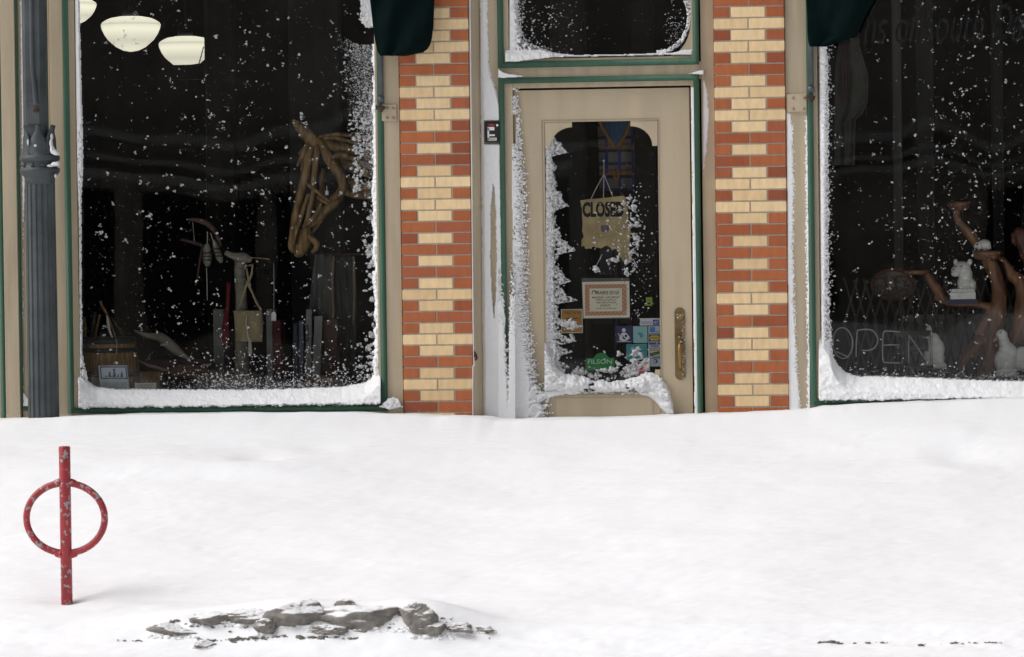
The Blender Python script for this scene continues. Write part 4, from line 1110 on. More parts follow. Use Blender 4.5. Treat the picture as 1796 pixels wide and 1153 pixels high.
def book(u0_, v0_, u1_, v1_, Y, c, label, tilt=0, depth=.16):
    mb = MB(); zb = PLZ + .001; a = P(u0_, v1_, Y); b = P(u1_, v0_, Y); dx = tilt * PX(Y)
    V = [(a[0], Y, zb), (b[0], Y, zb), (b[0], Y + depth, zb), (a[0], Y + depth, zb), (a[0] + dx, Y, b[2]), (b[0] + dx, Y, b[2]), (b[0] + dx, Y + depth, b[2]), (a[0] + dx, Y + depth, b[2])]
    mb.add(V, [(0, 3, 2, 1), (4, 5, 6, 7), (0, 1, 5, 4), (1, 2, 6, 5), (2, 3, 7, 6), (3, 0, 4, 7)])
    return tag(mods(build(mb, 'book', paint('book cloth', c, .6, .15, 10)), bevel=.002), label, 'book', 'upright books in the left window')
book(375, 543, 392, 640, .95, (.17, .17, .155), 'pale grey book standing behind the red ribbon')
book(468, 543, 477, 640, .85, (.26, .26, .25), 'light grey book standing behind the white price tag')
book(479, 562, 492, 640, .84, (.09, .010, .014), 'dark red book right of the white price tag')
book(513, 568, 519, 640, .86, (.05, .06, .10), 'slim navy book second left of the big grey books', 2)
book(523, 563, 530, 640, .86, (.10, .11, .15), 'blue grey book leaning beside the slim navy book', 2)
b1 = book(534, 543, 543, 640, .84, (.20, .20, .19), 'tall grey book with dark spine lettering', 4)
mb = MB()
for i in range(7): mb.rect(537 + (i % 2), 570 + i * 4.4, 541 + (i % 2), 573 + i * 4.4, .838)
build(mb, 'lettering', M_BLACK, b1)
book(545, 555, 558, 640, .84, (.22, .22, .21), 'wide light grey book leaning at the right of the row', 8)
book(562, 560, 588, 640, .88, (.07, .02, .02), 'dark maroon book at the right end of the row', 4)
# hanging garments at the right
M_GREYC = paint('grey hanging cloth', (.095, .098, .092), .85, .25, 5, .3, 60, stretch=(6, 6, .5))
for rows, Y, mt, lb, sd_ in (([(446, 553, 586), (500, 546, 587), (560, 541, 585), (640, 538, 584)], 1.0, M_GREYC, 'grey cloth garment hanging below the horse head muzzle', 2),
                     ([(450, 590, 622), (520, 588, 626), (600, 590, 624), (660, 592, 622)], 1.02, paint('dark green cloth', (.05, .055, .05), .85, .25, 5), 'dark green grey garment hanging at the right of the grey garment', 4)):
    mb = cloth(rows, Y, 22, 24, .02, 2.5, sd_)
    tag(mods(build(mb, 'garment', mt, None, True), solid=.005), lb, 'garment', 'garments hanging in the left window')
mb = MB(); mb.tpx([(548, 446, 1.5), (590, 447, 1.8), (640, 446, 1.5), (700, 446, 1.5)], 1.04, 8); tag(build(mb, 'clothes_rail', paint('dark red rail', (.09, .03, .025), .5), None, True), 'thin dark red rail carrying the hanging garments', 'rail')
mb = MB(); T = mb.tpx; T([(585, 450, 2), (583, 500, 2.5), (585, 540, 2), (584, 575, 2), (592, 610, 2), (593, 640, 1.5)], .92, 8); T([(620, 450, 2), (622, 510, 2.5), (620, 570, 2)], .94, 8)
tag(build(mb, 'tan_strap', paint('tan strap', (.22, .17, .12), .8), None, True), 'long tan leather straps hanging between the garments', 'strap')
for k, (u0_, u1_, v_) in enumerate(((395, 445, 672), (470, 520, 676), (540, 600, 672))):
    mb = MB(); T = mb.tpx; T([(u0_, v_, 7), ((u0_ + u1_) / 2, v_ - 3, 10), (u1_, v_ + 2, 6)], .36, 12, flat=.8, noise=.3)
    tag(build(mb, 'hide_roll', paint('hide roll', ((.20, .14, .08), (.035, .045, .075), (.25, .18, .10))[k], .85, .3, 9, .3, 50), None, True), ('tan hide roll low in front of the wrapped post', 'navy cloth roll low below the books', 'light brown hide roll low in front of the garments')[k], 'roll')

# ------------------------------------------------------------------ behind the door glass
YV = .55
M_TAN = paint('orange brown trim', (.22, .11, .02), .8)
vs_ = rootat('plaid_vest', P(1080, 340, YV), 'grey and blue plaid vest over a blue shirt hanging inside the door', 'vest')
def plaid():
    m, n, l, b = _mat('plaid wool')
    tc = n.new('ShaderNodeTexCoord'); sx = n.new('ShaderNodeSeparateXYZ'); l.new(tc.outputs['Object'], sx.inputs[0])
    def band(sock, per, off, lo, w_):
        a = n.new('ShaderNodeMath'); a.operation = 'MULTIPLY_ADD'; a.inputs[1].default_value = 1 / per; a.inputs[2].default_value = off; l.new(sock, a.inputs[0])
        fr = n.new('ShaderNodeMath'); fr.operation = 'FRACT'; l.new(a.outputs[0], fr.inputs[0])
        c = n.new('ShaderNodeMath'); c.operation = 'COMPARE'; c.inputs[1].default_value = lo; c.inputs[2].default_value = w_; l.new(fr.outputs[0], c.inputs[0])
        return c.outputs[0]
    cur = None
    base = (.10, .10, .09, 1)
    for sock, per, off, lo, w_, c in ((sx.outputs['Z'], .075, .2, .5, .12, (.014, .016, .035, 1)), (sx.outputs['X'], .075, .13, .5, .11, (.02, .02, .16, 1)), (sx.outputs['Z'], .15, .4, .3, .035, (.16, .03, .02, 1)), (sx.outputs['Z'], .15, .0, .75, .04, (.20, .10, .02, 1))):
        mx = n.new('ShaderNodeMix'); mx.data_type = 'RGBA'; l.new(band(sock, per, off, lo, w_), mx.inputs['Factor'])
        if cur is None: mx.inputs['A'].default_value = base
        else: l.new(cur, mx.inputs['A'])
        mx.inputs['B'].default_value = c; cur = mx.outputs['Result']
    l.new(cur, b.inputs['Base Color']); b.inputs['Roughness'].default_value = .9
    return m
mb = cloth([(150, 1050, 1112), (213, 1048, 1112), (260, 1050, 1112), (335, 1052, 1113)], YV, 26, 26, .010, 2, 4, .05)
mods(build(mb, 'body', plaid(), vs_, True), solid=.006)
mb = cloth([(150, 1052, 1108), (213, 1054, 1108), (232, 1062, 1098), (248, 1070, 1089), (258, 1079, 1081)], YV - .062, 14, 16, .006, 1.5, 6, .03)
mods(build(mb, 'shirt', paint('blue shirt', (.035, .085, .17), .8, .3, 7), vs_, True), solid=.004)
mb = MB(); T = mb.tpx; T([(1048, 200, 3), (1056, 222, 3), (1068, 243, 3), (1079, 259, 2.5)], YV - .085, 8, flat=.4); build(mb, 'collar_trim', M_TAN, vs_, True); mb = MB(); mb.tpx([(1108, 200, 3), (1103, 222, 3), (1092, 244, 3), (1082, 259, 2.5)], YV - .085, 8, flat=.4); build(mb, 'collar_trim', M_TAN, vs_, True)
mb = MB(); T = mb.tpx; T([(1078, 300, 2), (1077, 312, 2)], YV - .07, 8); T([(1078, 312, 2), (1084, 316, 2.4), (1083, 297, 2.4)], YV - .07, 8); build(mb, 'toggle', M_TAN, vs_, True)
mb = MB(); mb.tube([P(1081, 150, YV + .02), P(1081, 300, YV + .03), P(1081, 760, YV + .03)], .025, 10, 2); build(mb, 'stand', M_BLACK, vs_)
M_CORD = plain('pale cord', (.55, .52, .45))
# hide sign
YS = .185
cs = rootat('closed_sign', P(1062, 420, YS), 'tan rawhide sign with ragged lower edge reading closed, hanging by strings inside the door glass', 'sign')
RH = paint('rawhide sign', (.50, .39, .20), .8, .25, 12, .4, 50)
out_ = [(1017.5, 352), (1030, 350), (1048, 348.5), (1070, 346.5), (1094, 343.5), (1097, 347), (1099, 362), (1102, 373), (1102, 388), (1106, 400), (1105, 418), (1103, 431), (1106, 446), (1103, 458), (1096, 462), (1090, 455), (1086, 447), (1083, 440), (1079, 436), (1074, 440),
        (1070, 434), (1064, 431), (1059, 433), (1054, 436), (1048, 434), (1040, 433), (1033, 436), (1027, 437), (1024, 431), (1020, 433), (1020, 421), (1024, 415), (1021, 406), (1022, 393), (1021, 380), (1021, 366)]
mb = MB(); mb.poly(out_, YS, .008)
for k in range(11):                              # crinkles of the dried hide
    a0 = random.uniform(-1.2, 1.2); q0 = random.uniform(8, 16); q1 = random.uniform(28, 42); ax, ay = 1062, 402
    mb.tpx([(ax + q0 * math.sin(a0), ay + q0 * abs(math.cos(a0)) * .2 - 12, 1), (ax + (q0 + q1) / 2 * math.sin(a0), ay - 4, 2), (ax + q1 * math.sin(a0), ay + random.uniform(-8, 18), .8)], YS + .001, 7, flat=.8)
bd = build(mb, 'hide', RH, cs)
mb = MB(); mb.text('CLOSED', 1058, 367.5, 27, YS - .001, 73, 0, .05); build(mb, 'lettering', plain('black paint', (.012, .012, .012), .8), cs)
mb = MB(); mb.tpx([(1061, 396, 6), (1061, 402, 7), (1061, 407, 5)], YS - .004, 10, flat=.4); build(mb, 'concho', paint('violet bead', (.16, .13, .17), .5), cs, True)
mb = MB(); T = mb.tpx; T([(1059, 281, .8), (1059, 306, .8), (1058.5, 348, .8)], YS - .003, 5); build(mb, 'string', M_CORD, cs, True)
for q in ([(1059, 306, .8), (1046, 330, .9), (1036, 350, .8)], [(1059, 306, .9), (1068, 328, .9), (1075, 346, .9)]): mb = MB(); mb.tpx(q, YS - .002, 5); build(mb, 'string', M_CORD, cs, True)
mb = MB()
mb.tpx([(1056, 446, .8), (1049, 460, .7), (1043, 471, .8)], YS - .002, 5)
build(mb, 'string', M_CORD, cs, True)
mb = MB(); mb.tpx([(1058, 281, 2), (1059.5, 283.5, 2)], YS - .004, 8, 1); build(mb, 'hook', M_WHITE, cs, True)

Yg = .156                                        # just behind the glass of the door
def sticker(name, rectpx, mat, label, group='stickers on the door glass', cat='sticker', Y=Yg):
    mb = MB(); mb.rect(*rectpx, Y + .001, .0008)
    o = build(mb, name, mat); return tag(o, label, cat, group)
def layer(parent, name, mat, fn):
    mb = MB(); fn(mb); return build(mb, name, mat, parent)
C = lambda n, r, g, b: plain(n, srgb(r, g, b), .5)
YQ = Yg
W_ = M_WHITE
nt = rootat('opening_hours_notice', P(1063, 558, Yg), 'cream paper notice of opening hours with a salmon patterned border on the door glass', 'notice')
layer(nt, 'sleeve', paint('grey plastic sleeve', (.10, .10, .10), .3), lambda m: m.poly([(1020, 488), (1104, 488), (1105, 559), (1022, 560)], Yg + .004, .0006))
pp = layer(nt, 'paper', C('cream paper', 236, 230, 204), lambda m: m.poly([(1021, 495), (1103.5, 493.5), (1104.5, 557), (1023.5, 558.5)], Yg + .003, .0006))
def checks():
    m, n, l, b = _mat('salmon print')
    tc = n.new('ShaderNodeTexCoord'); ck = n.new('ShaderNodeTexChecker'); ck.inputs['Scale'].default_value = 85
    ck.inputs['Color1'].default_value = rgb(srgb(190, 128, 98)); ck.inputs['Color2'].default_value = rgb(srgb(206, 160, 130))
    l.new(tc.outputs['Object'], ck.inputs['Vector']); l.new(ck.outputs['Color'], b.inputs['Base Color']); b.inputs['Roughness'].default_value = .6
    return m
layer(pp, 'border', checks(), lambda m: (m.rect(1026, 499, 1099, 506, Yg + .002), m.rect(1026, 546.5, 1099, 553.5, Yg + .002), m.rect(1026, 506.05, 1034, 546.45, Yg + .002), m.rect(1091, 506.05, 1099, 546.45, Yg + .002)))
def words_(m):
    for t, u, v, h, w_, sh in (('PRAIRIE EDGE', 1065, 513.5, 6.2, 43, .2), ('MONDAY - SATURDAY', 1063, 522, 3.6, 48, 0), ('10:00 am to 6:00 pm', 1063, 526.6, 3.4, 36, 0), ('AND OPEN AT NOON', 1063, 531, 3, 34, 0), ('SUNDAY', 1062, 536, 3.8, 18, 0), ('12:00 to 5:00 pm', 1063, 541.5, 3, 36, .2)):
        m.text(t, u, v, h, Yg + .0018, w_, sh, .01)
    m.tpx([(1038, 517, .5), (1040, 511, .9), (1044, 511, .9), (1046, 516, .5)], Yg + .0018, 5, flat=.2)
layer(pp, 'lettering', plain('brown black print', (.03, .026, .022)), words_)
op = sticker('orange_poster', (984, 542.5, 1022, 584.5), C('white poster edge', 205, 200, 185), 'orange poster with a white edge at the left of the door glass, partly snowed over', cat='poster')
layer(op, 'print', paint('orange brown print', srgb(176, 126, 58), .6, .2, 20), lambda m: m.rect(985.5, 544, 1020.5, 583, Yg + .0002))
layer(op, 'lettering', plain('dark brown print', (.05, .03, .015)), lambda m: (m.text('NATION', 1005, 549, 5, Yg - .0006, 28), m.rect(992, 558, 1014, 559.4, Yg - .0006), m.rect(992, 562, 1010, 563.4, Yg - .0006), m.rect(1006, 572, 1018, 573, Yg - .0006)))
ls = sticker('lime_sticker', (1133, 522, 1144, 536.5), C('lime print', 140, 165, 45), 'tiny lime green sticker high at the right of the door glass')
layer(ls, 'emblem', C('dark olive print', 45, 60, 25), lambda m: (m.disc(1138.5, 532.5, 2.6, 2, Yg - .0005), m.disc(1136.6, 527.5, 1, 1, Yg - .0005), m.disc(1140.4, 527.5, 1, 1, Yg - .0005)))
sc_ = sticker('security_sticker', (1122.5, 558.5, 1158, 571), C('white sticker', 222, 222, 226), 'white security sticker with a blue square logo above the row of card stickers')
bx = layer(sc_, 'logo', C('blue print', 36, 44, 150), lambda m: (m.rect(1145, 561, 1156, 570, Yg), m.rect(1124, 567.8, 1143, 568.4, Yg)))
layer(bx, 'lettering', W_, lambda m: m.text('ADT', 1150.5, 565.4, 5, Yg - .0008, 9.4, 0, .02))
layer(sc_, 'lettering', C('blue print two', 50, 58, 150), lambda m: m.text('protected by', 1133.5, 565.2, 3.6, Yg, 19))
nv = sticker('nursing_sticker', (1080, 572.3, 1109.4, 601), C('navy sticker', 26, 30, 88), 'navy square sticker with a white nursing mother symbol')
def nurse(m):
    Y = Yg
    m.disc(1094, 579.5, 3.4, 3.6, Y)
    m.poly([(1094, 583.6), (1098, 584), (1101, 587), (1104.5, 591.5), (1101.5, 596.5), (1096, 599), (1092, 599), (1088, 597.5), (1086, 595), (1087.5, 588), (1090, 584.5)], Y)
    m.rect(1083, 599, 1107, 599.9, Y)
wi = layer(nv, 'symbol', W_, nurse)
layer(wi, 'baby', C('navy print', 26, 30, 88), lambda m: (m.disc(1097.8, 589.5, 2.3, 2.3, Yg - .0008), m.poly([(1091.5, 591), (1093.5, 590), (1095, 593), (1098, 594.5), (1096, 596), (1092.5, 594.5)], Yg - .0008)))
pt_ = sticker('pale_teal_sticker', (1110.5, 572.5, 1135.5, 601.5), C('pale teal sticker', 150, 196, 196), 'pale teal square sticker with a darker squiggle')
layer(pt_, 'squiggle', C('teal print', 58, 158, 165), lambda m: m.tpx([(1119, 583, 1), (1122, 587, 1.8), (1126, 584, 1.4), (1124, 590, 2), (1128, 588, 1.4), (1124, 593, 1.2)], Yg + .0006, 6, flat=.15))
ts = sticker('teal_sticker', (1098.5, 603.5, 1135, 632), paint('teal sticker', srgb(70, 150, 158), .6, .2, 30), 'bright teal sticker flecked with snow below the pale teal one')
layer(ts, 'emblem', C('pale print', 165, 170, 170), lambda m: (m.disc(1117, 620, 4.5, 3, Yg), m.disc(1109, 612, 3, 3, Yg)))
rs_ = sticker('red_sticker', (1117, 635, 1135.5, 662), C('salmon red sticker', 206, 84, 74), 'red sticker half buried in snow at the bottom right of the door glass')
layer(rs_, 'lettering', C('pale red print', 225, 190, 185), lambda m: (m.rect(1119, 649, 1133, 650.5, Yg), m.disc(1125, 640, 3.4, 3, Yg)))
layer(rs_, 'mark', plain('dark print', (.05, .03, .03)), lambda m: m.text('VISIT', 1125, 658, 3.6, Yg, 12))
cds = [('blue square', 572.3, 585.2), ('yellow oval', 586, 600), ('blue and gold striped', 600.8, 614.2), ('tilted black and yellow', 615, 628.4), ('blue ring', 629.2, 643)]
card = {}
for nm, a, b in cds:
    card[nm] = sticker('card_sticker', (1137, a, 1159, b), C('grey card sticker', 186, 196, 206), {'blue square': 'card sticker with a blue square, topmost of the narrow column of card stickers', 'yellow oval': 'card sticker with twin yellow circles, second from the top', 'blue and gold striped': 'card sticker with blue band above and gold band below, middle of the column',
        'tilted black and yellow': 'card sticker with a tilted black and yellow label, second from the bottom', 'blue ring': 'card sticker with a blue and white ring, lowest of the column'}[nm], 'card stickers in a column on the door glass')
layer(card['blue square'], 'logo', C('sky blue print', 72, 132, 205), lambda m: (m.rect(1140, 574, 1149, 583, Yg),))
layer(card['blue square'], 'lettering', C('grey print three', 110, 120, 140), lambda m: m.text('CARDS', 1154, 582, 2.2, Yg, 8))
k_ = layer(card['yellow oval'], 'field', C('dark navy print', 40, 38, 80), lambda m: m.rect(1138, 587, 1158, 599, Yg + .0002))
layer(k_, 'circles', C('yellow print', 205, 178, 62), lambda m: (m.disc(1144, 593, 5, 4.6, Yg - .0006), m.disc(1152.2, 593, 5, 4.6, Yg - .0006), m.rect(1144, 588.6, 1152, 597.4, Yg - .0004)))
layer(k_, 'lettering', C('dark yellow print', 120, 95, 30), lambda m: m.text('MasterCard', 1148, 593, 2.6, Yg - .0012, 15))
layer(card['blue and gold striped'], 'blue_band', C('royal blue print', 44, 62, 150), lambda m: m.rect(1138, 601.5, 1158, 604.6, Yg))
layer(card['blue and gold striped'], 'gold_band', C('gold print', 206, 168, 62), lambda m: m.rect(1138, 610.6, 1158, 613.5, Yg))
layer(card['blue and gold striped'], 'lettering', C('royal blue print two', 44, 62, 150), lambda m: m.text('VISA', 1148, 607.6, 4.6, Yg, 13, .3, .02))
k_ = layer(card['tilted black and yellow'], 'label', plain('black print', (.02, .02, .015)), lambda m: m.poly([(1139.5, 620), (1156, 615.8), (1157, 621), (1141, 625.4)], Yg))
layer(k_, 'lettering', C('yellow print two', 200, 180, 60), lambda m: m.text('NOVUS', 1148.4, 620.6, 3, Yg - .0008, 12))
layer(card['tilted black and yellow'], 'green_band', C('green print', 66, 140, 78), lambda m: m.rect(1144, 625.6, 1158, 627.8, Yg))
k_ = layer(card['blue ring'], 'ring', C('deep blue print', 52, 70, 150), lambda m: (m.disc(1148.5, 634, 5.2, 4.2, Yg),))
k_ = layer(k_, 'inner', C('pale card print', 190, 200, 210), lambda m: m.disc(1146.8, 634, 3.2, 3, Yg - .0008)) if 0 else layer(card['blue ring'], 'inner', C('pale card print', 190, 200, 210), lambda m: m.disc(1146.8, 634, 3.4, 3.2, Yg - .0008))
layer(card['blue ring'], 'mark', C('deep blue print two', 52, 70, 150), lambda m: (m.rect(1145.4, 632, 1146.2, 636, Yg - .0016), m.rect(1147.4, 632, 1148.2, 636, Yg - .0016)))
mb = MB(); mb.rect(1028, 628, 1078, 649, Yg + .0012, .0006); mb.disc(1054.5, 635, 15, 16, Yg + .0006, .001)
gs = tag(build(mb, 'green_shop_sticker', C('green sticker', 28, 136, 66)), 'green sign with a round centre and pale lettering at the bottom of the door glass', 'sticker', 'stickers on the door glass')
layer(gs, 'lettering', C('pale green print', 190, 220, 195), lambda m: m.text('FILSON', 1052, 634.5, 8, Yg - .0004, 42, 0, .005))
# dark picture and panels further in
mb = MB(); mb.rect(1040, 568, 1100, 660, 1.3, .03); pf = rootat('framed_board', P(1068, 660, 1.3), 'dark grey framed board standing inside behind the stickers', 'board'); build(mb, 'board', plain('dark board', (.012, .012, .012)), pf)
mb = MB(); mb.rect(1026, 556, 1040, 665, 1.28, .05); mb.rect(1100.2, 556, 1108, 665, 1.28, .05); mb.rect(1040.1, 556, 1100.1, 568, 1.28, .05); build(mb, 'frame', M_ROOM2, pf)
mb = MB(); mb.rect(1052, 432, 1095, 482, .9, .02); tag(build(mb, 'picture', paint('slate print', (.05, .055, .06), .6, .3, 8)), 'small dark framed picture below the hide sign', 'picture')

# ------------------------------------------------------------------ behind the right window
# unlit tube sign
YO = .20
os_ = rootat('open_sign', P(1548, 645, YO), 'unlit grey glass tube sign reading open in the lower left of the right window', 'sign')
M_TUBE = paint('unlit glass tube', (.36, .36, .35), .3, .1, 9)
def letter(lines):
    mb = MB()
    for pts in lines: mb.tpx([(a, b, 1.15) for a, b in pts], YO, 8, 5, noise=0)
    build(mb, 'letter', M_TUBE, os_, True)
letter([[(1478 + 17.5 * math.cos(t) + 1 * math.sin(t), 602 + 27 * math.sin(t)) for t in np.linspace(.9, .9 + 2 * math.pi, 22)], [(1466, 617), (1478, 622), (1489, 627)]])
letter([[(1501.5, 626.5), (1502, 600), (1504, 579.5)], [(1504, 579.5), (1518, 578), (1530, 580), (1537, 588), (1539.5, 598), (1535, 609), (1525, 614.5), (1512, 615)]])
letter([[(1579, 582.5), (1556, 581), (1550, 583.5), (1548.5, 595), (1548, 620), (1549, 634), (1556, 636.5), (1580, 637)], [(1549, 606), (1563, 605), (1579, 606)]])
letter([[(1593.5, 637), (1594, 588)], [(1594, 588), (1612, 614), (1630, 640)], [(1630, 640), (1630.5, 588)]])
mb = MB(); Yh = YO + .03
for a, b in (((1573, 580), (1632, 591)), ((1584, 608), (1628, 616.5)), ((1577, 641), (1637, 647))): mb = MB(); mb.rect(a[0], a[1], b[0], b[1], Yh, .03); build(mb, 'transformer_bar', M_BLACK, os_)
for u in (1586, 1632.5, 1635): mb = MB(); mb.tpx([(u, 588, .6), (u, 644, .6)], Yh, 5, 1, noise=0); build(mb, 'wire', M_BLACK, os_, True)
mb = MB(); mb.rect(1628.5, 602, 1636, 616, Yh - .004, .003); build(mb, 'tag', plain('grey tag', (.35, .36, .36)), os_)

# folding lattice gate and a pale board behind it
YGt = .95
ga = rootat('lattice_gate', on(1620, YGt), 'dark folding lattice gate of crossed slats standing in the right window', 'gate')
def slats(sgn):
    mb = MB()
    for k in range(20):
        u = 1492 + k * 17.5
        top = 487 + 4 * math.sin(k * 1.3); hgt = 100
        du = 24 * sgn
        for seg in range(2):
            u2 = u + (0 if seg == 0 else 0)
            va, vb = (top, top + 82) if seg == 0 else (top + 76, 660)
            a = P(u2 - du / 2, va, YGt + .012 * sgn); b = P(u2 + du / 2, vb, YGt + .012 * sgn)
            w_ = 1.9 * PX(YGt)
            mb.add([a + [-w_, -.003, 0], a + [w_, -.003, 0], b + [w_, -.003, 0], b + [-w_, -.003, 0], a + [-w_, .003, 0], a + [w_, .003, 0], b + [w_, .003, 0], b + [-w_, .003, 0]],
                   [(3, 2, 1, 0), (4, 5, 6, 7), (0, 1, 5, 4), (1, 2, 6, 5), (2, 3, 7, 6), (3, 0, 4, 7)])
    return mb
M_SLAT = paint('dark lattice slat', (.055, .05, .042), .7, .3, 9)
build(slats(1), 'slats', M_SLAT, ga); build(slats(-1), 'slats', M_SLAT, ga)
mb = MB(); a = on(1574, 1.12); b = P(1990, 548, 1.12); mb.cbox((a[0], 1.12, PLZ + .001), (X(1990, 1.12), 1.15, b[2]), .004)
tag(build(mb, 'pale_board', paint('pale grey board', (.24, .24, .22), .8, .25, 2.5, stretch=(8, 8, .5))), 'pale grey board standing behind the lattice gate', 'board')
# painted drum
mb = MB(); q = P(1566, 500, 1.25); s = PX(1.25)
dr = rootat('painted_drum', on(1566, 1.25), 'round hide drum with a reddish rim and faded painted bands behind the lattice gate', 'drum')
mb.ell(q, (36 * s, .06, 25 * s), 36, 14); build(mb, 'skin', paint('painted hide', (.20, .14, .11), .8, .55, 16, stretch=(1, 1, 3.5), c2=(.42, .36, .30)), dr, True)
mb = MB(); mb.tube([q + np.array([36.5 * s * math.cos(t), -.01, 25.5 * s * math.sin(t)]) for t in np.linspace(0, 2 * math.pi, 40)], .012, 8, 1); build(mb, 'rim', paint('red brown rim', (.20, .06, .03), .6), dr, True)
mb = MB(); mb.tube([tuple(q - [0, -.02, 24 * s]), tuple(on(1566, 1.27))], .03, 8, 1); build(mb, 'stand', M_BLACK, dr)
# burl wood stands
Yw = .62
def burl(name, label, fn_list, trays):
    r = rootat(name, on(fn_list[0][0][0], Yw), label, 'stand', 'burl wood display stands in the right window')
    mb = MB()
    for pts in fn_list: mb.tpx(pts, Yw, 14, 5, noise=.16)
    o = build(mb, 'trunk', M_BURL, r, True); mods(o, voxel=.007, smooth=3)
    for (u, v, ru, rv) in trays:
        mb = MB(); q = P(u, v, Yw); s = PX(Yw)
        mb.lathe((q[0], q[1]), [(ru * .55 * s, q[2] - rv * s), (ru * .85 * s, q[2] - rv * .7 * s), (ru * s, q[2] + rv * .4 * s), (ru * .97 * s, q[2] + rv * .75 * s), (ru * .8 * s, q[2] + rv * .8 * s)], 32, lambda th, z: 1 + .05 * math.sin(3 * th + u)); build(mb, 'tray', M_BURL, r, True)
    return r
burl('burl_stand', 'tall twisted burl wood stand with three trays and spreading roots', [
    [(1722, 692, 16), (1735, 640, 19), (1741, 590, 17), (1750, 545, 14), (1752, 510, 12), (1742, 475, 12), (1732, 452, 12)],
    [(1672, 660, 3), (1684, 644, 7), (1700, 622, 11), (1720, 602, 13), (1738, 590, 13)], [(1706, 690, 6), (1722, 655, 9), (1735, 620, 12)], [(1716, 588, 8), (1728, 565, 10), (1746, 540, 10)],
    [(1728, 446, 9), (1716, 432, 8.5), (1704, 414, 8.5), (1690, 400, 8), (1680, 388, 6.5), (1677, 374, 6), (1679, 366, 8)],
    [(1742, 540, 9), (1722, 536, 6), (1700, 533, 6), (1672, 532, 6), (1655, 525, 7), (1644, 510, 9), (1632, 492, 8), (1624, 480, 6)], [(1665, 531, 5), (1648, 527, 4), (1638, 522, 3)]],
    [(1731, 447, 25, 9), (1683, 361, 19, 8), (1608, 478, 23, 4)])
burl('burl_stand', 'second burl wood stand cut off by the right edge, with a crooked knobbed limb', [
    [(1800, 692, 18), (1786, 650, 18), (1782, 610, 16), (1790, 560, 14), (1796, 520, 14), (1790, 495, 13), (1776, 484, 10), (1768, 470, 7), (1762, 458, 5), (1752, 454, 4)], [(1760, 640, 8), (1778, 610, 12), (1796, 585, 16), (1815, 570, 16)], [(1808, 600, 20), (1822, 520, 20), (1815, 480, 12)]],
    [(1830, 470, 28, 9)])
mb = MB(); T = mb.tpx; T([(1820, 470, 12), (1806, 452, 14), (1796, 430, 14), (1788, 412, 12), (1778, 407, 6)], .68, 12, noise=.2); T([(1776, 408, 4), (1778, 420, 5), (1776, 428, 3)], .68, 9)
tag(mods(build(mb, 'carved_figure', paint('red brown carving', (.12, .045, .035), .4, .3, 9), None, True), voxel=.007, smooth=3), 'dark red brown carving cut off by the right edge above the second burl stand', 'carving')
# white carvings
def carve(name, label, els, Y, cat, base=None, voxel=.005, extra=None):
    r_ = MB()
    for e in els:
        u, v, ru, rv = e[:4]; r_.epx(u, v, ru, rv, Y + (e[5] if len(e) > 5 else 0), e[4] if len(e) > 4 else None)
    if base:
        s = PX(Y); q = P((base[0] + base[2]) / 2, base[3], Y); hw = (base[2] - base[0]) / 2 * s; h = (base[3] - base[1]) * s
        r_.box((q[0] - hw, Y - hw * .8, q[2]), (q[0] + hw, Y + hw * .8, q[2] + h))
        if len(base) > 4: r_.box((q[0] - hw * .9, Y - hw * .7, q[2] + h * .9), (q[0] + hw * .9, Y + hw * .7, q[2] + h * 1.5))
    V = np.concatenate(r_.v)
    o = build(r_, name, M_STONE, None, True, origin=(V[:, 0].mean(), Y, V[:, 2].min()))
    mods(o, voxel=voxel, smooth=2)
    return tag(o, label, cat, 'white carvings in the right window')
bear = carve('bear_bust', 'white carved bear head bust on a square base on the navy tray', [(1687, 470, 15, 11.5, 12), (1676, 460, 4, 5.5, 3.6), (1701, 460, 4.4, 5.8, 3.6), (1678, 475, 10, 8.5, 9, -.02), (1676, 480, 8, 6, 7, -.035), (1693, 482, 12.5, 16, 12), (1693, 497, 14, 16, 12), (1695, 507, 16, 10, 14), (1703, 501, 9, 13, 10)], Yw, 'carving', (1667, 513, 1711, 525, 1), .0035)
M_DIM = plain('dark grey stone', (.12, .12, .115))
for u, v in ((1676, 467), (1686, 467.5)): mb = MB(); mb.epx(u, v, 1.6, 1.2, Yw - 14 * PX(Yw), 1.2); build(mb, 'eye', M_DIM, bear, True)
mb = MB(); mb.epx(1672.5, 473, 2.2, 1.5, Yw - 23 * PX(Yw), 1.6); build(mb, 'nose', M_DIM, bear, True)
mb = MB(); mb.rect(1659, 526, 1714, 534, Yw - .06, .14); tag(build(mb, 'navy_tray', plain('navy lacquer', (.02, .026, .06), .4)), 'navy tray carrying the white bear bust', 'tray')
wb = carve('small_bear', 'small white bear figure with dark marks standing on the upper burl tray', [(1727, 429, 11, 9, 9), (1716, 431, 7, 6, 6), (1733, 434, 6, 6, 6), (1712, 433, 4, 3.5, 4), (1718, 437, 3.5, 5, 4), (1735, 437, 3.6, 5, 4), (1727, 437, 5, 4, 5), (1714, 426, 1.8, 2, 2)], Yw - .02, 'carving', None, .003)
mb = MB(); mb.epx(1714, 429, 1.6, 1.6, Yw - .04, 1.2); mb.epx(1720, 438, 2, 1.4, Yw - .045, 1.2); mb.epx(1713, 437, 1.4, 1.1, Yw - .04, 1); mb.epx(1736, 438.5, 1.8, 1.4, Yw - .045, 1.2); build(mb, 'mark', M_BLACK, wb, True)
Yd = .36
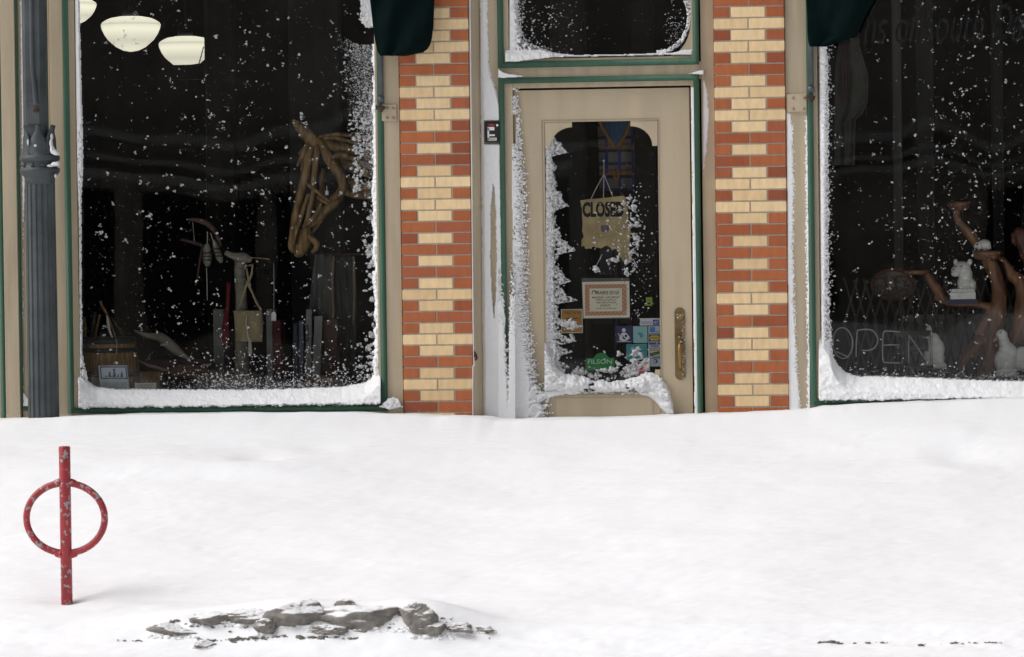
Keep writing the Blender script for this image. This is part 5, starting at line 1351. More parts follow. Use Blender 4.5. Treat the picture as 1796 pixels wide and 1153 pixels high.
carve('seated_figure', 'white seated animal carving on a rough base behind the open sign', [(1629, 580, 6, 8, 6), (1627, 588, 6, 7, 6), (1638, 600, 11, 16, 9), (1643, 612, 14, 18, 12), (1634, 622, 13, 14, 11), (1648, 628, 9, 12, 10), (1630, 574, 2.5, 3.5, 2.5), (1622, 586, 5, 4, 4), (1640, 641, 19, 8, 13), (1628, 640, 12, 6, 11), (1652, 642, 9, 7, 10)], Yd, 'carving', None, .004)
dk = carve('duck_carving', 'white carved duck with an upright head and reddish beak in the right window', [(1757, 588, 10, 10.5, 9), (1761, 600, 9.5, 12, 9), (1766, 613, 14, 14, 12), (1764, 634, 20, 25, 16), (1770, 618, 15, 14, 13), (1764, 652, 18, 9, 15)], Yd + .05, 'carving', (1747, 650, 1783, 660), .004)
mb = MB(); mb.tpx([(1749, 592, 3.4), (1745, 596, 2.8), (1742.5, 600, 1)], Yd - .0, 9, 2); mb.epx(1748, 606, 3, 2.6, Yd - .01, 2.6); build(mb, 'beak', paint('reddish stone', (.34, .22, .18), .6), dk, True)
mb = MB(); mb.epx(1755, 584, 1.6, 1.4, Yd + .05 - 8.6 * PX(Yd), 1); build(mb, 'eye', plain('eye grey', (.16, .16, .15)), dk, True)
cr_ = carve('crouching_carving', 'white crouching carving cut off by the right edge beside the duck', [(1803, 625, 21, 15, 15), (1792, 618, 10, 10, 9), (1800, 640, 20, 13, 15), (1815, 630, 16, 20, 14)], Yd + .06, 'carving', None, .004)
mb = MB(); mb.rect(1742, 661, 1830, 668, Yd - .02, .18); tag(build(mb, 'navy_tray', plain('navy lacquer two', (.02, .026, .05), .4)), 'long navy tray under the white duck', 'tray')
mb = MB(); mb.rect(1612, 651, 1668, 658, Yd - .04, .16); tag(build(mb, 'navy_tray', plain('navy lacquer three', (.02, .026, .05), .4)), 'navy tray under the seated white carving', 'tray')
# garments hung high
mb = cloth([(-60, 1474, 1502), (80, 1470, 1507), (110, 1466, 1516), (133, 1464, 1523), (180, 1463, 1521), (200, 1463, 1512), (205, 1462, 1500), (290, 1460, 1499)], 1.0, 26, 36, .018, 2.2, 12)
jk = tag(mods(build(mb, 'hanging_shirt', paint('grey hide shirt', (.085, .085, .075), .9, .3, 6), None, True), solid=.006), 'grey hide shirt hanging at the upper left of the right window', 'shirt')
mb = MB(); T = mb.tpx
for u in (1477, 1483, 1489): T([(u, 60, 1.4), (u - 1, 120, 1.6), (u - 2, 180, 1.2)], .96, 6, flat=.5)
T([(1519, 134, .8), (1519.5, 205, .8)], .96, 6); build(mb, 'fringe', plain('dark red fringe', (.09, .03, .03)), jk, True)
# awning script mirrored in the upper pane, put in as dim grey letters
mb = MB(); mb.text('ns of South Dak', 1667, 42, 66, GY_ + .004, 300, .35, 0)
tag(build(mb, 'script_reflection', paint('painted script reflection', (.020, .019, .021), .9, .5, 25)), 'faint reflection of awning script, painted in as grey slanted letters across the top of the right window', 'lettering')
# dim shelf further in
mb = MB(); T = mb.tpx
a = P(1450, 700, 1.4)

# ------------------------------------------------------------------ wind blown snow stuck to the front
def st(U, V, su, sv, seed, o=4): return fbm(U / su + 7.7, V / sv + 3.3, seed, o) - .5
def clusters(n, cu, cv, spread_, kmin, kmax, rlo, rhi, seed):
    g = np.random.default_rng(seed); u, v, r = [], [], []
    for a, b in zip(cu[:n], cv[:n]):
        k = g.integers(kmin, kmax + 1)
        u.append(a + g.normal(0, spread_, k)); v.append(b + g.normal(0, spread_, k)); r.append(g.uniform(rlo, rhi, k) * g.choice([.6, 1, 1.35], k))
    return np.concatenate(u), np.concatenate(v), np.concatenate(r)
def powder(sp, n, u0, u1, v0, v1, dens, seed, Y, rlo=.45, rhi=1.1, fine=True, flat=.4):
    u, v = scatter(n, u0, u1, v0, v1, dens, seed)
    sp.flakes(u, v, np.random.default_rng(seed + 1).uniform(rlo, rhi, len(u)), Y, flat, fine)

# ---- left window
YGl = GY_ - .001
sp = SnowPack()
LT = [(128, 640), (140, 652), (148, 663), (158, 672), (170, 679), (200, 682.5), (300, 684), (430, 684), (520, 682), (600, 679), (640, 672), (652, 664), (661, 652), (675, 640)]
def Hsill(U, V):
    top = ip(U, LT) + 3 * st(U, V, 9, 6, 50) + 1.5 * st(U, V, 2.2, 2.2, 51)
    bot = 716.5 - .0125 * (U - 140) + 7 * st(U, V, 7, 5, 52) + 4 * st(U, V, 2.0, 3, 53)
    h = .108 * np.clip((V - top) / 26, 0, 1) ** .75 + .010 * st(U, V, 22, 8, 54, 2) * sst(0, 14, V - top) + .010 * st(U, V, 6, 4, 55, 2) * sst(19, 29, V - top)
    h = h * sst(640, 676, V + .15 * (U - 140) * (U < 300))
    h = np.where(V > top, np.maximum(h, .003), -1)
    h = h * np.clip((bot - V) / 3 + .4, .0, 1)
    return np.where((V > bot) | (U < 134 + .011 * (V - 400)) | (U > 668), -1, h)
sl_ = SnowPack(); sl_.sheet(126, 672, 640, 722, YGl, 1.1, Hsill)
def fuzz(sl, n, u0, u1, vfun, sv, Y, seed, rlo, rhi, tall=1):
    g = np.random.default_rng(seed); u = g.uniform(u0, u1, n); v = vfun(u) + g.normal(0, sv, n); sl.flakes(u, v, g.uniform(rlo, rhi, n), Y, .8, False)
fuzz(sl_, 700, 140, 664, lambda u: 714.0 - .0125 * (u - 140) + 5 * st(u, u * 0, 9, 5, 57), 1.6, -.022, 58, .35, 1.0)
fuzz(sl_, 800, 150, 660, lambda u: ip(u, LT) + 1, 1.5, YGl - .006, 59, .35, 1.0); sl_.build('sill_snow', M_SILL, 'soft snow bank on the sill of the horse head window', 'snow')
def Hleft(U, V):
    a = ip(V, [(0, 130.5), (290, 134), (400, 137.5), (560, 138.5), (700, 139)]); b = ip(V, [(0, 139), (100, 141), (250, 145.5), (300, 145), (350, 142.6), (500, 142.8), (620, 144.5), (650, 150), (690, 160)])
    b = b + 2.6 * st(U, V, 3, 4, 60)
    c = np.minimum((U - a) / 2, (b - U) / 2)
    hole = (fbm(U / 1.6, V / 3.2, 61, 3) - .60) * sst(140, 420, V) * 6
    return np.where(c > 0, .045 * np.clip(c, 0, 1) - .06 * np.clip(hole, 0, 1) , -1) * np.where(V > 690, 0, 1)
bd_ = SnowPack(); bd_.sheet(128, 165, -60, 700, YGl, 1.1, Hleft)
def Hright(U, V):
    e = ip(V, [(-80, 648), (60, 652), (80, 654), (300, 655), (340, 653), (400, 656), (480, 654), (560, 658), (640, 655), (690, 650)]) + 6 * st(U, V, 4, 5, 62) + 9 * st(U, V, 9, 14, 63)
    gap = (V > 46) & (V < 78)
    return np.where((U > e) & (U < 662 + .004 * V) & ~gap, .028 * np.clip((U - e) / 4, .1, 1) + .02 * st(U, V, 3, 3, 64), -1)
bd_.sheet(636, 666, -80, 690, YGl, 1.1, Hright); bd_.build('reveal_snow', M_SILL, 'white snow lining the upright edges of the horse head window', 'snow')
def Htop(U, V):                                  # frosted patch beside the awning
    e = ip(V, [(-90, 610), (0, 630), (20, 634), (35, 632), (46, 640)]) + 6 * st(U, V, 5, 6, 65)
    c = (U - e) / 14 + 1.5 * st(U, V, 1.8, 1.8, 66, 2)
    return np.where((U > e) & (U < 662) & (V < 48 + 4 * st(U, V, 5, 5, 67)) & (c > .05), .004 + .012 * np.clip(c, 0, 1), -1)
sp.sheet(606, 664, -90, 52, YGl, 1.1, Htop)
def dw(u, v):                                    # powdered wedge
    eL = ip(v, [(-60, 560), (25, 574), (60, 590), (110, 600), (180, 607), (230, 618), (300, 628), (380, 640), (480, 652)])
    d = np.clip((u - eL) / 34, 0, 1) ** 1.1
    dark = (v < ip(u, [(560, 30), (585, 45), (600, 62), (620, 76), (640, 79), (662, 78)])) & (v > -70)
    streak = .45 + .75 * vnoise(u / 5, v / 60, 71)
    return np.where(dark, 0, d * streak * ip(v, [(-60, 1), (200, 1), (330, .8), (480, .25)]))
powder(sp, 46000, 560, 662, -60, 480, dw, 72, YGl, .4, .95)
powder(sp, 420, 585, 662, -60, 500, lambda u, v: dw(u, v), 73, YGl, 1.2, 2.6, False, .6)
powder(sp, 1500, 600, 662, 180, 690, lambda u, v: np.clip((u - ip(v, [(180, 600), (300, 618), (420, 622), (560, 628), (690, 600)])) / 40, 0, 1) ** 1.6 * (.25 + 1.2 * vnoise(u / 12, v / 22, 74) ** 2), 75, YGl, 1.2, 4.2, False, .7)
powder(sp, 260, 612, 642, 190, 345, lambda u, v: np.exp(-((u - 627) / 7) ** 2), 76, YGl, 1.0, 3.2, False, .6)
g = np.random.default_rng(77)
cu, cv = scatter(900, 146, 640, -50, 640, lambda u, v: .28 + .62 * vnoise(u / 70, v / 70, 78) - .2 * (u < 230), 79)
u, v, r = clusters(400, cu, cv, 1.9, 1, 4, .6, 1.45, 80); sp.flakes(u, v, r, YGl, .7)
u, v, r = clusters(42, *scatter(120, 160, 650, 20, 640, lambda u, v: .7 + 0 * u, 81), 2.6, 3, 7, .8, 1.8, 82); sp.flakes(u, v, r, YGl, .7)
powder(sp, 2600, 150, 655, -50, 690, lambda u, v: .25 + .4 * vnoise(u / 50, v / 60, 83), 84, YGl, .35, .75)
powder(sp, 3600, 260, 655, 585, 686, lambda u, v: np.clip((v - 585) / 95, 0, 1) ** 2.0 * sst(250, 420, u) * (.3 + vnoise(u / 22, v / 12, 85)), 86, YGl, .6, 1.9, False, .7)
powder(sp, 9000, 150, 655, 640, 688, lambda u, v: np.clip((v - 650) / 36, 0, 1) ** 2.4 * (.35 + .65 * sst(250, 420, u)), 87, YGl, .4, .85)
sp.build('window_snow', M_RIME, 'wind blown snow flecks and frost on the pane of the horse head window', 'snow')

# ---- right window
sp = SnowPack()
RT = [(1430, 560), (1455, 600), (1461, 626), (1470, 642), (1484, 654), (1502, 660), (1550, 661), (1650, 664), (1700, 667), (1796, 669), (2000, 674)]
def HsillR(U, V):
    top = ip(U, RT) + 3 * st(U, V, 9, 6, 150) + 1.6 * st(U, V, 2.2, 2.2, 151)
    bot = 703.5 - .010 * (U - 1440) + 6 * st(U, V, 8, 5, 152) + 4 * st(U, V, 2, 3, 153)
    h = .108 * np.clip((V - top) / 28, 0, 1) ** .75 + .010 * st(U, V, 22, 9, 154, 2) * sst(0, 14, V - top) + .010 * st(U, V, 6, 4, 155, 2) * sst(22, 32, V - top)
    h = h * np.clip(sst(575, 672, V) * .75 + .25 * sst(560, 590, V), 0, 1)
    h = np.where(V > top, np.maximum(h, .003), -1) * np.clip((bot - V) / 3 + .4, 0, 1)
    return np.where((V > bot) | (U < 1434 + .008 * (V - 400)), -1, h)
sl_ = SnowPack(); sl_.sheet(1428, 1990, 560, 712, YGl, 1.2, HsillR)
fuzz(sl_, 700, 1440, 1960, lambda u: 701.5 - .010 * (u - 1440) + 5 * st(u, u * 0, 9, 5, 157), 1.7, -.022, 158, .35, 1.0)
fuzz(sl_, 700, 1480, 1960, lambda u: ip(u, RT) + 1, 1.4, YGl - .006, 159, .35, 1.0); sl_.build('sill_snow', M_SILL, 'soft snow bank on the sill of the open sign window', 'snow')
def HbandR(U, V):
    a = 1437.5 + .0075 * (V - 400)
    e = ip(V, [(-90, 1448), (75, 1450), (150, 1453), (300, 1453), (420, 1453), (550, 1455), (620, 1459), (660, 1470)])
    e = e + 7 * st(U, V, 4, 4.5, 160) + 6 * st(U, V, 1.8, 2.4, 161)
    hole = (fbm(U / 2.0, V / 2.4, 162, 3) - .50) * sst(1446, 1450, U)
    return np.where((U > a) & (U < e), .05 * np.clip((U - a) / 3, 0, 1) * (1 - .55 * sst(1444, 1454, U)) + .02 * st(U, V, 3, 3, 163) - .25 * np.clip(hole, 0, 1), -1)
bd_ = SnowPack(); bd_.sheet(1432, 1480, -90, 672, YGl, 1.1, HbandR); bd_.build('reveal_snow', M_SILL, 'white snow lining the upright edge of the open sign window', 'snow')
powder(sp, 1300, 1450, 1470, 70, 660, lambda u, v: np.exp(-(u - 1451) / 5), 164, YGl, .7, 2.0, False, .8)
def dr_(u, v): return .12 + .8 * np.exp(-((u - 1665) / 95) ** 2 - ((v - 390) / 170) ** 2) * (.4 + vnoise(u / 40, v / 40, 165)) + .25 * sst(1540, 1640, u) * (v < 330)
cu, cv = scatter(1500, 1470, 1960, -60, 660, dr_, 166)
u, v, r = clusters(560, cu, cv, 1.7, 1, 4, .55, 1.35, 167); sp.flakes(u, v, r, YGl, .7)
powder(sp, 2600, 1465, 1960, -60, 665, lambda u, v: dr_(u, v), 168, YGl, .35, .8)
powder(sp, 900, 1470, 1960, 600, 668, lambda u, v: np.clip((v - 600) / 65, 0, 1) ** 3, 169, YGl, .6, 1.6, False, .7)
powder(sp, 4000, 1470, 1960, 640, 676, lambda u, v: np.clip((v - 645) / 22, 0, 1) ** 2, 170, YGl, .35, .8)
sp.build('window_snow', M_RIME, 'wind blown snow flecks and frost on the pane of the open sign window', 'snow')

# ---- transom
sp = SnowPack(); YT_ = .139
def Htr(U, V):
    e = ip(V, [(-90, 906), (0, 908), (42, 913), (70, 922), (85, 946), (93, 972), (97, 1000)]) + 9 * st(U, V, 5, 5, 200) + 7 * st(U, V, 2, 3, 201)
    c = np.clip((e - U) / 8, -1, 1)
    bot = ip(U, [(885, 109), (905, 109), (935, 105), (970, 101), (1010, 100), (1216, 96)]) + 2 * st(U, V, 5, 3, 202)
    strip_ = V > ip(U, [(960, 93), (1010, 97.2), (1100, 96), (1180, 93), (1216, 86)]) + 1.5 * st(U, V, 5, 3, 203)
    rc = np.hypot((U - 1152) / 56, (V - 30) / 62)
    right = (U > 1152) & (V < 98) & (rc > .955 + .05 * st(U, V, 6, 6, 204)) & (rc < 1.06 + .05 * st(U, V, 7, 7, 205)) & (V > 2)
    rt2 = (V < 30) & (U > 1207.5 + 2 * st(U, V, 5, 9, 206)) & (U < 1213)
    lump = (U > 1172) & (U < 1214) & (V > 97 - 9 * sst(1175, 1200, U) + 4 * st(U, V, 5, 5, 207))
    left_lim = U > np.where(V > 88, 886, 893.5)
    h = np.where((c > 0) & left_lim, .05 * np.clip(c, .1, 1) + .02 * st(U, V, 6, 6, 208), -1)
    h = np.where(strip_ & (U > 940), np.maximum(h, .042 + .02 * st(U, V, 4, 3, 209)), h)
    h = np.where(right | rt2, np.maximum(h, .022 + .012 * st(U, V, 5, 5, 210)), h)
    h = np.where(lump, np.maximum(h, .05), h)
    hole = (fbm(U / 2.4, V / 3.2, 211, 3) - .53) * sst(903, 912, U) * (V < 88)
    h = h - .4 * np.clip(hole, 0, 1)
    low = np.where((V > 86) & (U < 970), .03 * np.clip((V - 86) / 10, 0, 1), 0)
    return np.where(V > bot, -1, np.where(h > 0, h + low, -1))
sp.sheet(882, 1220, -90, 112, YT_, 1.1, Htr)
powder(sp, 1500, 905, 1000, -60, 98, lambda u, v: np.clip(1 - (u - ip(v, [(0, 912), (60, 922), (95, 965)])) / 26, 0, 1) ** 1.5 * (.3 + vnoise(u / 9, v / 14, 212)), 213, YT_, .45, 1.7, False, .6)
powder(sp, 420, 930, 1040, -60, 95, lambda u, v: .3 + .5 * vnoise(u / 20, v / 12, 214) - (u - 930) / 200, 215, YT_, .5, 1.6, False, .6)
powder(sp, 700, 1160, 1208, -20, 92, lambda u, v: np.exp(-((u - 1182) / 14) ** 2 - ((v - 55) / 32) ** 2) * (.3 + vnoise(u / 5, v / 8, 216)), 217, YT_, .4, 1.0, False, .5)
powder(sp, 160, 980, 1200, -60, 94, lambda u, v: .5 + 0 * u, 218, YT_, .4, .9)
def Hwed(U, V):
    top = ip(U, [(874, 121), (880, 126), (890, 129.5), (905, 132), (925, 134.5), (1205, 131), (1215, 128), (1228, 124), (1232, 124)]) + 1.5 * st(U, V, 6, 4, 220)
    bot = ip(U, [(874, 137), (905, 136), (925, 134), (1205, 130), (1232, 130.5)])
    return np.where((V > top) & (V < bot + 1.5 * st(U, V, 3, 3, 221)), .045, -1)
sp.sheet(874, 1233, 118, 141, .104, 1.1, Hwed)
sp.build('transom_snow', M_RIME, 'frosty snow caught in the corners of the transom window above the door', 'snow')

# ---- door, its frame and the post left of it
sp = SnowPack(); YP_ = .099
def Hpost(U, V):
    a = 842.5 + .006 * V + 1.5 * st(U, V, 4, 9, 230)
    b = ip(V, [(-90, 854), (60, 855), (110, 857), (135, 862), (160, 872), (185, 878), (230, 880), (330, 881), (480, 883), (560, 885), (740, 886)]) + 4.5 * st(U, V, 3, 2.2, 231)
    sl = ip(V, [(300, -3), (340, 2.5), (380, 5), (450, 5.5), (520, 4), (575, -2), (600, -6)]) + 3 * st(U, V, 3, 6, 232)
    slit = np.abs(U - (865.5 + .006 * (V - 400))) < sl
    c = np.minimum(np.clip((U - a) / 5, -1, 1), np.clip((b - U) / 4, -1, 1))
    h = np.where((c > 0) & ~(slit & (V > 305) & (V < 590)), .004 + .018 * np.clip(c, 0, 1) * ip(V, [(-90, .4), (110, .4), (200, 1), (740, 1.2)]) + .004 * st(U, V, 6, 9, 233) + .003 * st(U, V, 3, 3, 234), -1)
    box = (U > 849) & (U < 878) & (V > 212) & (V < 253)
    return np.where(box, -1, h)
sp.sheet(838, 892, -90, 745, YP_, 1.15, Hpost)
def Htrim(U, V):                                 # creeping over the green moulding towards the ground
    tc = 883 + .0115 * (V - 50)
    c = (V - 470) / 260 - .75 * np.exp(-((U - tc - .5) / 4.2) ** 2) * ip(V, [(470, 1.5), (600, 1.15), (690, .9), (735, .5)]) + 1.1 * st(U, V, 2.2, 3.2, 235) + .25 * (V > 520)
    return np.where((c > .12) & (U > 874) & (U < 905), .030 + .03 * np.clip(c, 0, .6), -1)
sp.sheet(872, 906, 440, 745, YP_, 1.1, Htrim)
def Hband(U, V):
    a = 896.8 + .007 * (V - 160)
    e = ip(V, [(150, 902), (160, 905), (200, 906), (260, 912), (320, 917), (400, 919), (500, 921), (560, 924), (620, 931), (660, 941), (690, 953), (735, 962)])
    n = 13 * st(U, V, 22, 2.2, 240, 4) + 8 * st(U, V, 10, 1.3, 241, 3)
    e = e + n * ip(V, [(150, .35), (260, .8), (560, 1), (735, 1.6)])
    fz = (e - U) / 13 + 2.6 * st(U, V, 1.6, 1.2, 242, 2)
    hinge = ((np.abs(U - 900.5 + 0 * V) < 4.2) & (((V > 201) & (V < 252)) | ((V > 393) & (V < 420) & (vnoise(U / 2, V / 5, 243) > .5)) | ((V > 158) & (V < 168))))
    rip = np.where((V > 660) & (U > 928), .010 * np.sin(V / 2.3 + U / 7 + 6 * vnoise(U / 14, V / 14, 244)) - .004, 0)
    h = .003 + .014 * np.clip((e - U) / 16, 0, 1) ** .7 + .0045 * st(U, V, 9, 1.9, 245) + rip
    return np.where((fz > .25) & (U > a) & ~hinge & (V > 152), h, -1)
sp.sheet(893, 985, 150, 748, YP_ + .012, 1.05, Hband)
def Hcol(U, V):                                  # the dense bank against the left edge of the door light
    e = ip(V, [(215, 985), (225, 975), (246, 970), (257, 964), (300, 967), (420, 969), (560, 970), (692, 976)]) + 9 * st(U, V, 4, 6, 256) + 5 * st(U, V, 1.7, 1.9, 257)
    left = np.where(V < 257, ip(V, [(213, 1000), (221, 990), (235, 972), (246, 966), (257, 965)]), 957)
    return np.where((U < e) & (U > left) & (V > 216) & (fbm(U / 2.2, V / 3, 258, 3) < .62), .012 + .012 * st(U, V, 4, 3, 259), -1)
sp.sheet(955, 995, 214, 692, .1508, 1.05, Hcol)
TEETH = [(268, 994, 36), (362, 990, 40), (440, 1003, 46), (494, 1000, 30), (527, 1014, 24), (573, 1022, 14), (598, 1010, 12), (617, 1006, 9)]
yg_ = .151
def Hteeth(U, V):
    base = ip(V, [(200, 986), (225, 972), (246, 968), (257, 966), (300, 972), (400, 974), (520, 978), (640, 984), (692, 1000)])
    e = base.copy()
    for vt, ut, hg_ in TEETH:
        t = (V - (vt - hg_)) / hg_
        sh = np.where((t > 0) & (t <= 1), np.clip(t, 0, 1) ** 1.25, np.where((t > 1) & (t < 1 + 7 / hg_), 1 - (t - 1) * hg_ / 7, 0))
        e = np.maximum(e, base + (ut - base) * sh)
    e = e + 20 * st(U, V, 10, 13, 249) + 8 * st(U, V, 3, 3, 250) + 4 * st(U, V, 1.6, 1.6, 251)
    d = (e - U)
    left = np.where(V < 257, ip(V, [(213, 1000), (221, 990), (235, 972), (246, 966), (257, 965)]), 957)
    hole = fbm(U / 3.2, V / 2.4, 252, 4)
    thr = .72 - .22 * sst(964, 978, U) + .13 * np.exp(-(np.clip(d, 0, 99) / 7) ** 2) + .25 * sst(628, 672, V) + .1 * vnoise(U / 14, V / 18, 253)
    edge_t = np.where(V < 650, 1, 1)
    return np.where((d > 0) & (U > left) & (hole < thr) & (V > 214), .004 + .014 * np.clip(thr - hole, 0, .5) + .014 * np.exp(-((U - 960) / 8) ** 2) + .006 * st(U, V, 5, 3, 255), -1)
sp.sheet(955, 1030, 210, 692, yg_, 1.0, Hteeth, thin=True)
DT = [(957, 600), (968, 632), (980, 650), (995, 657), (1012, 659), (1030, 663), (1050, 668), (1068, 671), (1085, 668), (1105, 664), (1120, 660), (1132, 655), (1142, 654), (1152, 658), (1162, 665), (1170, 676), (1177, 694), (1181, 712), (1183, 730)]
def Hdrift(U, V):
    top = ip(U, DT) + 9 * st(U, V, 13, 10, 260) + 4 * st(U, V, 4, 4, 261)
    bot = ip(U, [(957, 690), (1000, 690), (1120, 691), (1140, 697), (1150, 704), (1158, 715), (1168, 726), (1186, 735)]) + 5 * st(U, V, 9, 6, 262) + 4 * st(U, V, 3, 3, 263)
    d = np.minimum(V - top, (bot - V) * 1.2)
    m = np.clip(d / 14, 0, 1)
    body = np.maximum(fbm(U / 15, V / 9, 264, 5), .42 * (U > 1135))
    h = .012 + .085 * m ** .7 * (.55 + .9 * (body - .35)) + .018 * st(U, V, 4, 3, 265)
    thin = (body + .12 * st(U, V, 3, 3, 266) < .36 + .2 * (U < 1010)) & (V > 668) & (U > 1015) & (U < 1128)
    stile = (U > 1156) | (V > 690)
    return np.where((d > 0) & ~thin, h + np.where(stile, .02, 0), -1)
sp.sheet(955, 1190, 590, 740, yg_, 1.15, Hdrift)
def Hmott(U, V):                                 # half open frost above the drift and by the hanging sign
    top = ip(U, DT)
    k1 = np.exp(-((V - top + 16) / 15) ** 2) * sst(1068, 1100, U) * (U < 1140) * .8 + np.exp(-((V - top + 8) / 10) ** 2) * (U < 1070) * .45
    k2 = .5 * np.exp(-((U - ip(V, [(340, 1106), (420, 1114), (470, 1106), (500, 1098)])) / 11) ** 2) * sst(335, 352, V) * sst(505, 480, V) + .55 * np.exp(-((U - 1078) / 16) ** 2 - ((V - 452) / 14) ** 2) + .42 * np.exp(-((U - 1090) / 14) ** 2 - ((V - 362) / 9) ** 2)
    k3 = .62 * np.exp(-((U - 1116) / 16) ** 2 - ((V - 618) / 14) ** 2) + .6 * np.exp(-((U - 1126) / 11) ** 2 - ((V - 650) / 11) ** 2) + .95 * np.exp(-((U - 998) / 19) ** 2 - ((V - 569) / 7) ** 2) + .7 * np.exp(-((U - 1004) / 7) ** 2 - ((V - 590) / 8) ** 2) + .8 * np.exp(-((U - 1044) / 8) ** 2 - ((V - 474) / 6) ** 2) + .55 * np.exp(-((U - 1084) / 8) ** 2 - ((V - 632) / 26) ** 2) + .9 * np.exp(-((U - 1066) / 14) ** 2 - ((V - 650) / 6) ** 2) + .7 * np.exp(-((U - 1162) / 8) ** 2 - ((V - 639) / 3) ** 2)
    n = fbm(U / 6.5, V / 5.5, 270, 5)
    c = np.maximum(np.maximum(k1, k2), k3) - .16 - (n - .28) * 1.5 - .5 * np.clip(fbm(U / 2.2, V / 2.2, 276, 2) - .5, 0, 1)
    return np.where(c > .0, .004 + .035 * np.clip(c, 0, .7), -1)
sp.sheet(960, 1172, 335, 690, yg_, 1.0, Hmott, thin=True)
powder(sp, 1400, 1030, 1150, 300, 660, lambda u, v: np.clip(.9 * np.exp(-((u - 1118) / 18) ** 2) * (v > 320) * (v < 560) + .3 * np.exp(-((u - 1070) / 30) ** 2 - ((v - 440) / 40) ** 2), 0, 1) * (.2 + vnoise(u / 6, v / 6, 271)), 272, yg_, .5, 1.6, False, .6)
powder(sp, 700, 960, 1154, 560, 690, lambda u, v: np.clip((v - 590) / 90, 0, 1) ** 2, 273, yg_, .6, 1.8, False, .6)
powder(sp, 260, 985, 1154, 225, 660, lambda u, v: .5 + 0 * u, 274, yg_, .4, .9)
powder(sp, 75, 1040, 1106, 358, 440, lambda u, v: .3 + .7 * sst(1050, 1100, u), 275, yg_, .6, 2.0, False, .5)
def Hledge(U, V):                                # on the ledge and corner piece left of the drift
    top = ip(U, [(930, 697), (960, 686), (985, 684), (1005, 683), (1014, 687)]) + 4 * st(U, V, 5, 4, 280); bot = ip(U, [(930, 712), (965, 697), (985, 692.5), (1014, 691)]) + 4 * st(U, V, 4, 4, 281)
    return np.where((V > top) & (V < bot), .02 + .015 * st(U, V, 4, 3, 282), -1)
sp.sheet(925, 1018, 678, 718, YL - .001, 1.05, Hledge)
def Hjamb(U, V):
    x = U - (1213.5 + .0105 * (V - 155))
    c = np.minimum(x, 7 - x) / 2 + 3.2 * st(U, V, 3, 16, 290, 3) + .7
    return np.where((c > .2) & (x > -1) & (x < 8.2) & (V > 154), .012 + .006 * np.clip(c, 0, 1), -1)
sp.sheet(1210, 1230, 150, 742, YP_ , 1.05, Hjamb)
def Hpatch(U, V):
    e = ip(V, [(140, 1234), (165, 1240), (200, 1243), (250, 1240), (285, 1236), (300, 1234)]) + 5 * st(U, V, 5, 7, 291)
    return np.where((U > 1233.5) & (U < e) & (V > 142) & (V < 300), .003 + .003 * st(U, V, 3, 3, 292), -1)
sp.sheet(1230, 1250, 138, 304, YP_, 1.05, Hpatch)
u, v = scatter(60, 1184, 1206, 545, 610, lambda u, v: np.exp(-((u - 1197) / 7) ** 2 - (np.minimum(abs(v - 555), abs(v - 598)) / 7) ** 2), 293)
sp.flakes(u, v, np.random.default_rng(3).uniform(1, 2.6, len(u)), YL - .02, .9)
powder(sp, 500, 1196, 1203, 545, 665, lambda u, v: .35 + 0 * u, 294, YL - .005, .4, 1.0)
powder(sp, 9000, 905, 985, 160, 740, lambda u, v: np.clip(np.exp(-(u - ip(v, [(150, 904), (320, 920), (560, 928), (660, 945), (735, 966)])) / 6), 0, 1) * .8, 295, YL - .001, .3, .75)
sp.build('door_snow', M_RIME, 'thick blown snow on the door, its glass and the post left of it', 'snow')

# ---- posts beside the right window and left of the column
sp = SnowPack()
def Hrp(U, V):
    a = 1380.8 + .006 * (V - 300)
    e = ip(V, [(190, 1380), (205, 1385), (230, 1389), (300, 1391), (450, 1390), (560, 1393), (650, 1397), (725, 1403)]) + 1.2 + 3.5 * st(U, V, 5, 22, 300)
    fz = (e - U) / 5 + 2.0 * st(U, V, 1.3, 1.4, 301, 2)
    b = ip(V, [(195, 1420), (210, 1414), (400, 1413), (600, 1414), (720, 1413)]) + .0085 * (V - 400) + 3.4 * st(U, V, 3, 4, 302)
    t = (U - b) / 4 - .2 + 2.4 * st(U, V, 1.5, 1.5, 303, 2)
    tr_ = 1418.2 + .0085 * (V - 400)
    return np.where(((fz > .2) & (U > a) & (V > 198)) | ((t > .2) & (U < tr_) & (V > 198)), .003 + .004 * np.clip(np.maximum(fz, t) / 2, 0, 1), -1)
bd_ = SnowPack(); bd_.sheet(1378, 1424, 195, 735, .019, 1.0, Hrp); bd_.build('post_snow', M_SILL, 'white wind packed snow strips on the post between the right pier and window', 'snow')
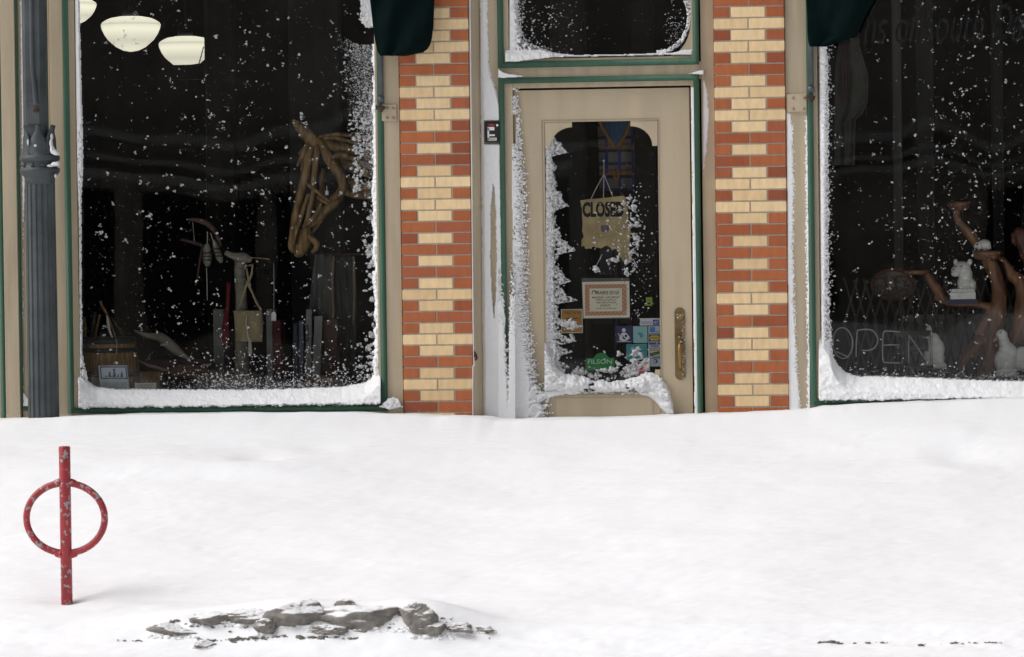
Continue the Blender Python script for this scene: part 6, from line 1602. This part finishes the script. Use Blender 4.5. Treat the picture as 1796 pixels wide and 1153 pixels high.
def Hlp(U, V):
    e = ip(V, [(-90, 45), (230, 45.5), (330, 44), (400, 41), (600, 40), (688, 41), (700, 50), (716, 58)]) + 2.4 * st(U, V, 3, 6, 310)
    a = ip(V, [(-90, 35), (300, 39), (400, 39.5), (716, 40)])
    c = np.minimum((U - a) / 2, (e - U) / 2) + 1.3 * st(U, V, 2, 4, 311, 2)
    return np.where(c > .2, .012, -1)
sp.sheet(34, 62, -90, 719, .059, 1.1, Hlp)
def Hrb(U, V):                                   # the little tuft at the right foot of the left window
    top = ip(U, [(668, 712), (680, 700), (690, 697), (699, 700), (704, 712)]) + 3 * st(U, V, 4, 4, 312)
    bot = ip(U, [(668, 714), (684, 719), (704, 714)]) + 2 * st(U, V, 3, 3, 313)
    return np.where((V > top) & (V < bot), .05 + .02 * st(U, V, 4, 4, 314), -1)
sp.sheet(665, 706, 694, 722, .02, 1.05, Hrb)
u, v = scatter(130, 838, 852, 0, 735, lambda u, v: .4 + 0 * u, 315); sp.flakes(u, v, np.full(len(u), .8), .09, .5, True)
for (ua, ub, yy_) in ((6, 117, .02), (676, 826, -.004), (1234, 1380, -.002), (1381, 1420, .015)):
    u, v = scatter(260, ua, ub, 690, 738, lambda u, v: np.clip((v - 690) / 42, 0, 1) ** 3, int(ua) + 900); sp.flakes(u, v, np.random.default_rng(5).uniform(.4, 1.3, len(u)), yy_, .5, True)
    u, v = scatter(26, ua, ub, 20, 700, lambda u, v: .5 + 0 * u, int(ua) + 901); sp.flakes(u, v, np.random.default_rng(6).uniform(.35, .8, len(u)), yy_, .5, True)
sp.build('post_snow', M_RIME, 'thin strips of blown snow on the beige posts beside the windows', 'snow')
# ---- column collar
mb = MB()
for u, v, a, b in ((92, 263, 4, 8), (96, 267, 6, 4.5), (99, 270, 6, 3), (90, 252, 2.6, 8), (96, 288, 6, 4), (101, 288, 4.4, 4), (88, 291, 6, 2.4), (98, 309, 1.8, 4), (91, 240, 1.8, 6), (50, 250, 2, 6), (63, 256, 3, 3)):
    mb.ell(P(u, v, YC - .075), (a * PX(0), .028, b * PX(0)), 14, 10)
o = build(mb, 'column_snow', M_RIME, None, True); mods(o, voxel=.004)
tag(o, 'snow caught on the right side of the iron column collar', 'snow', kind='stuff')
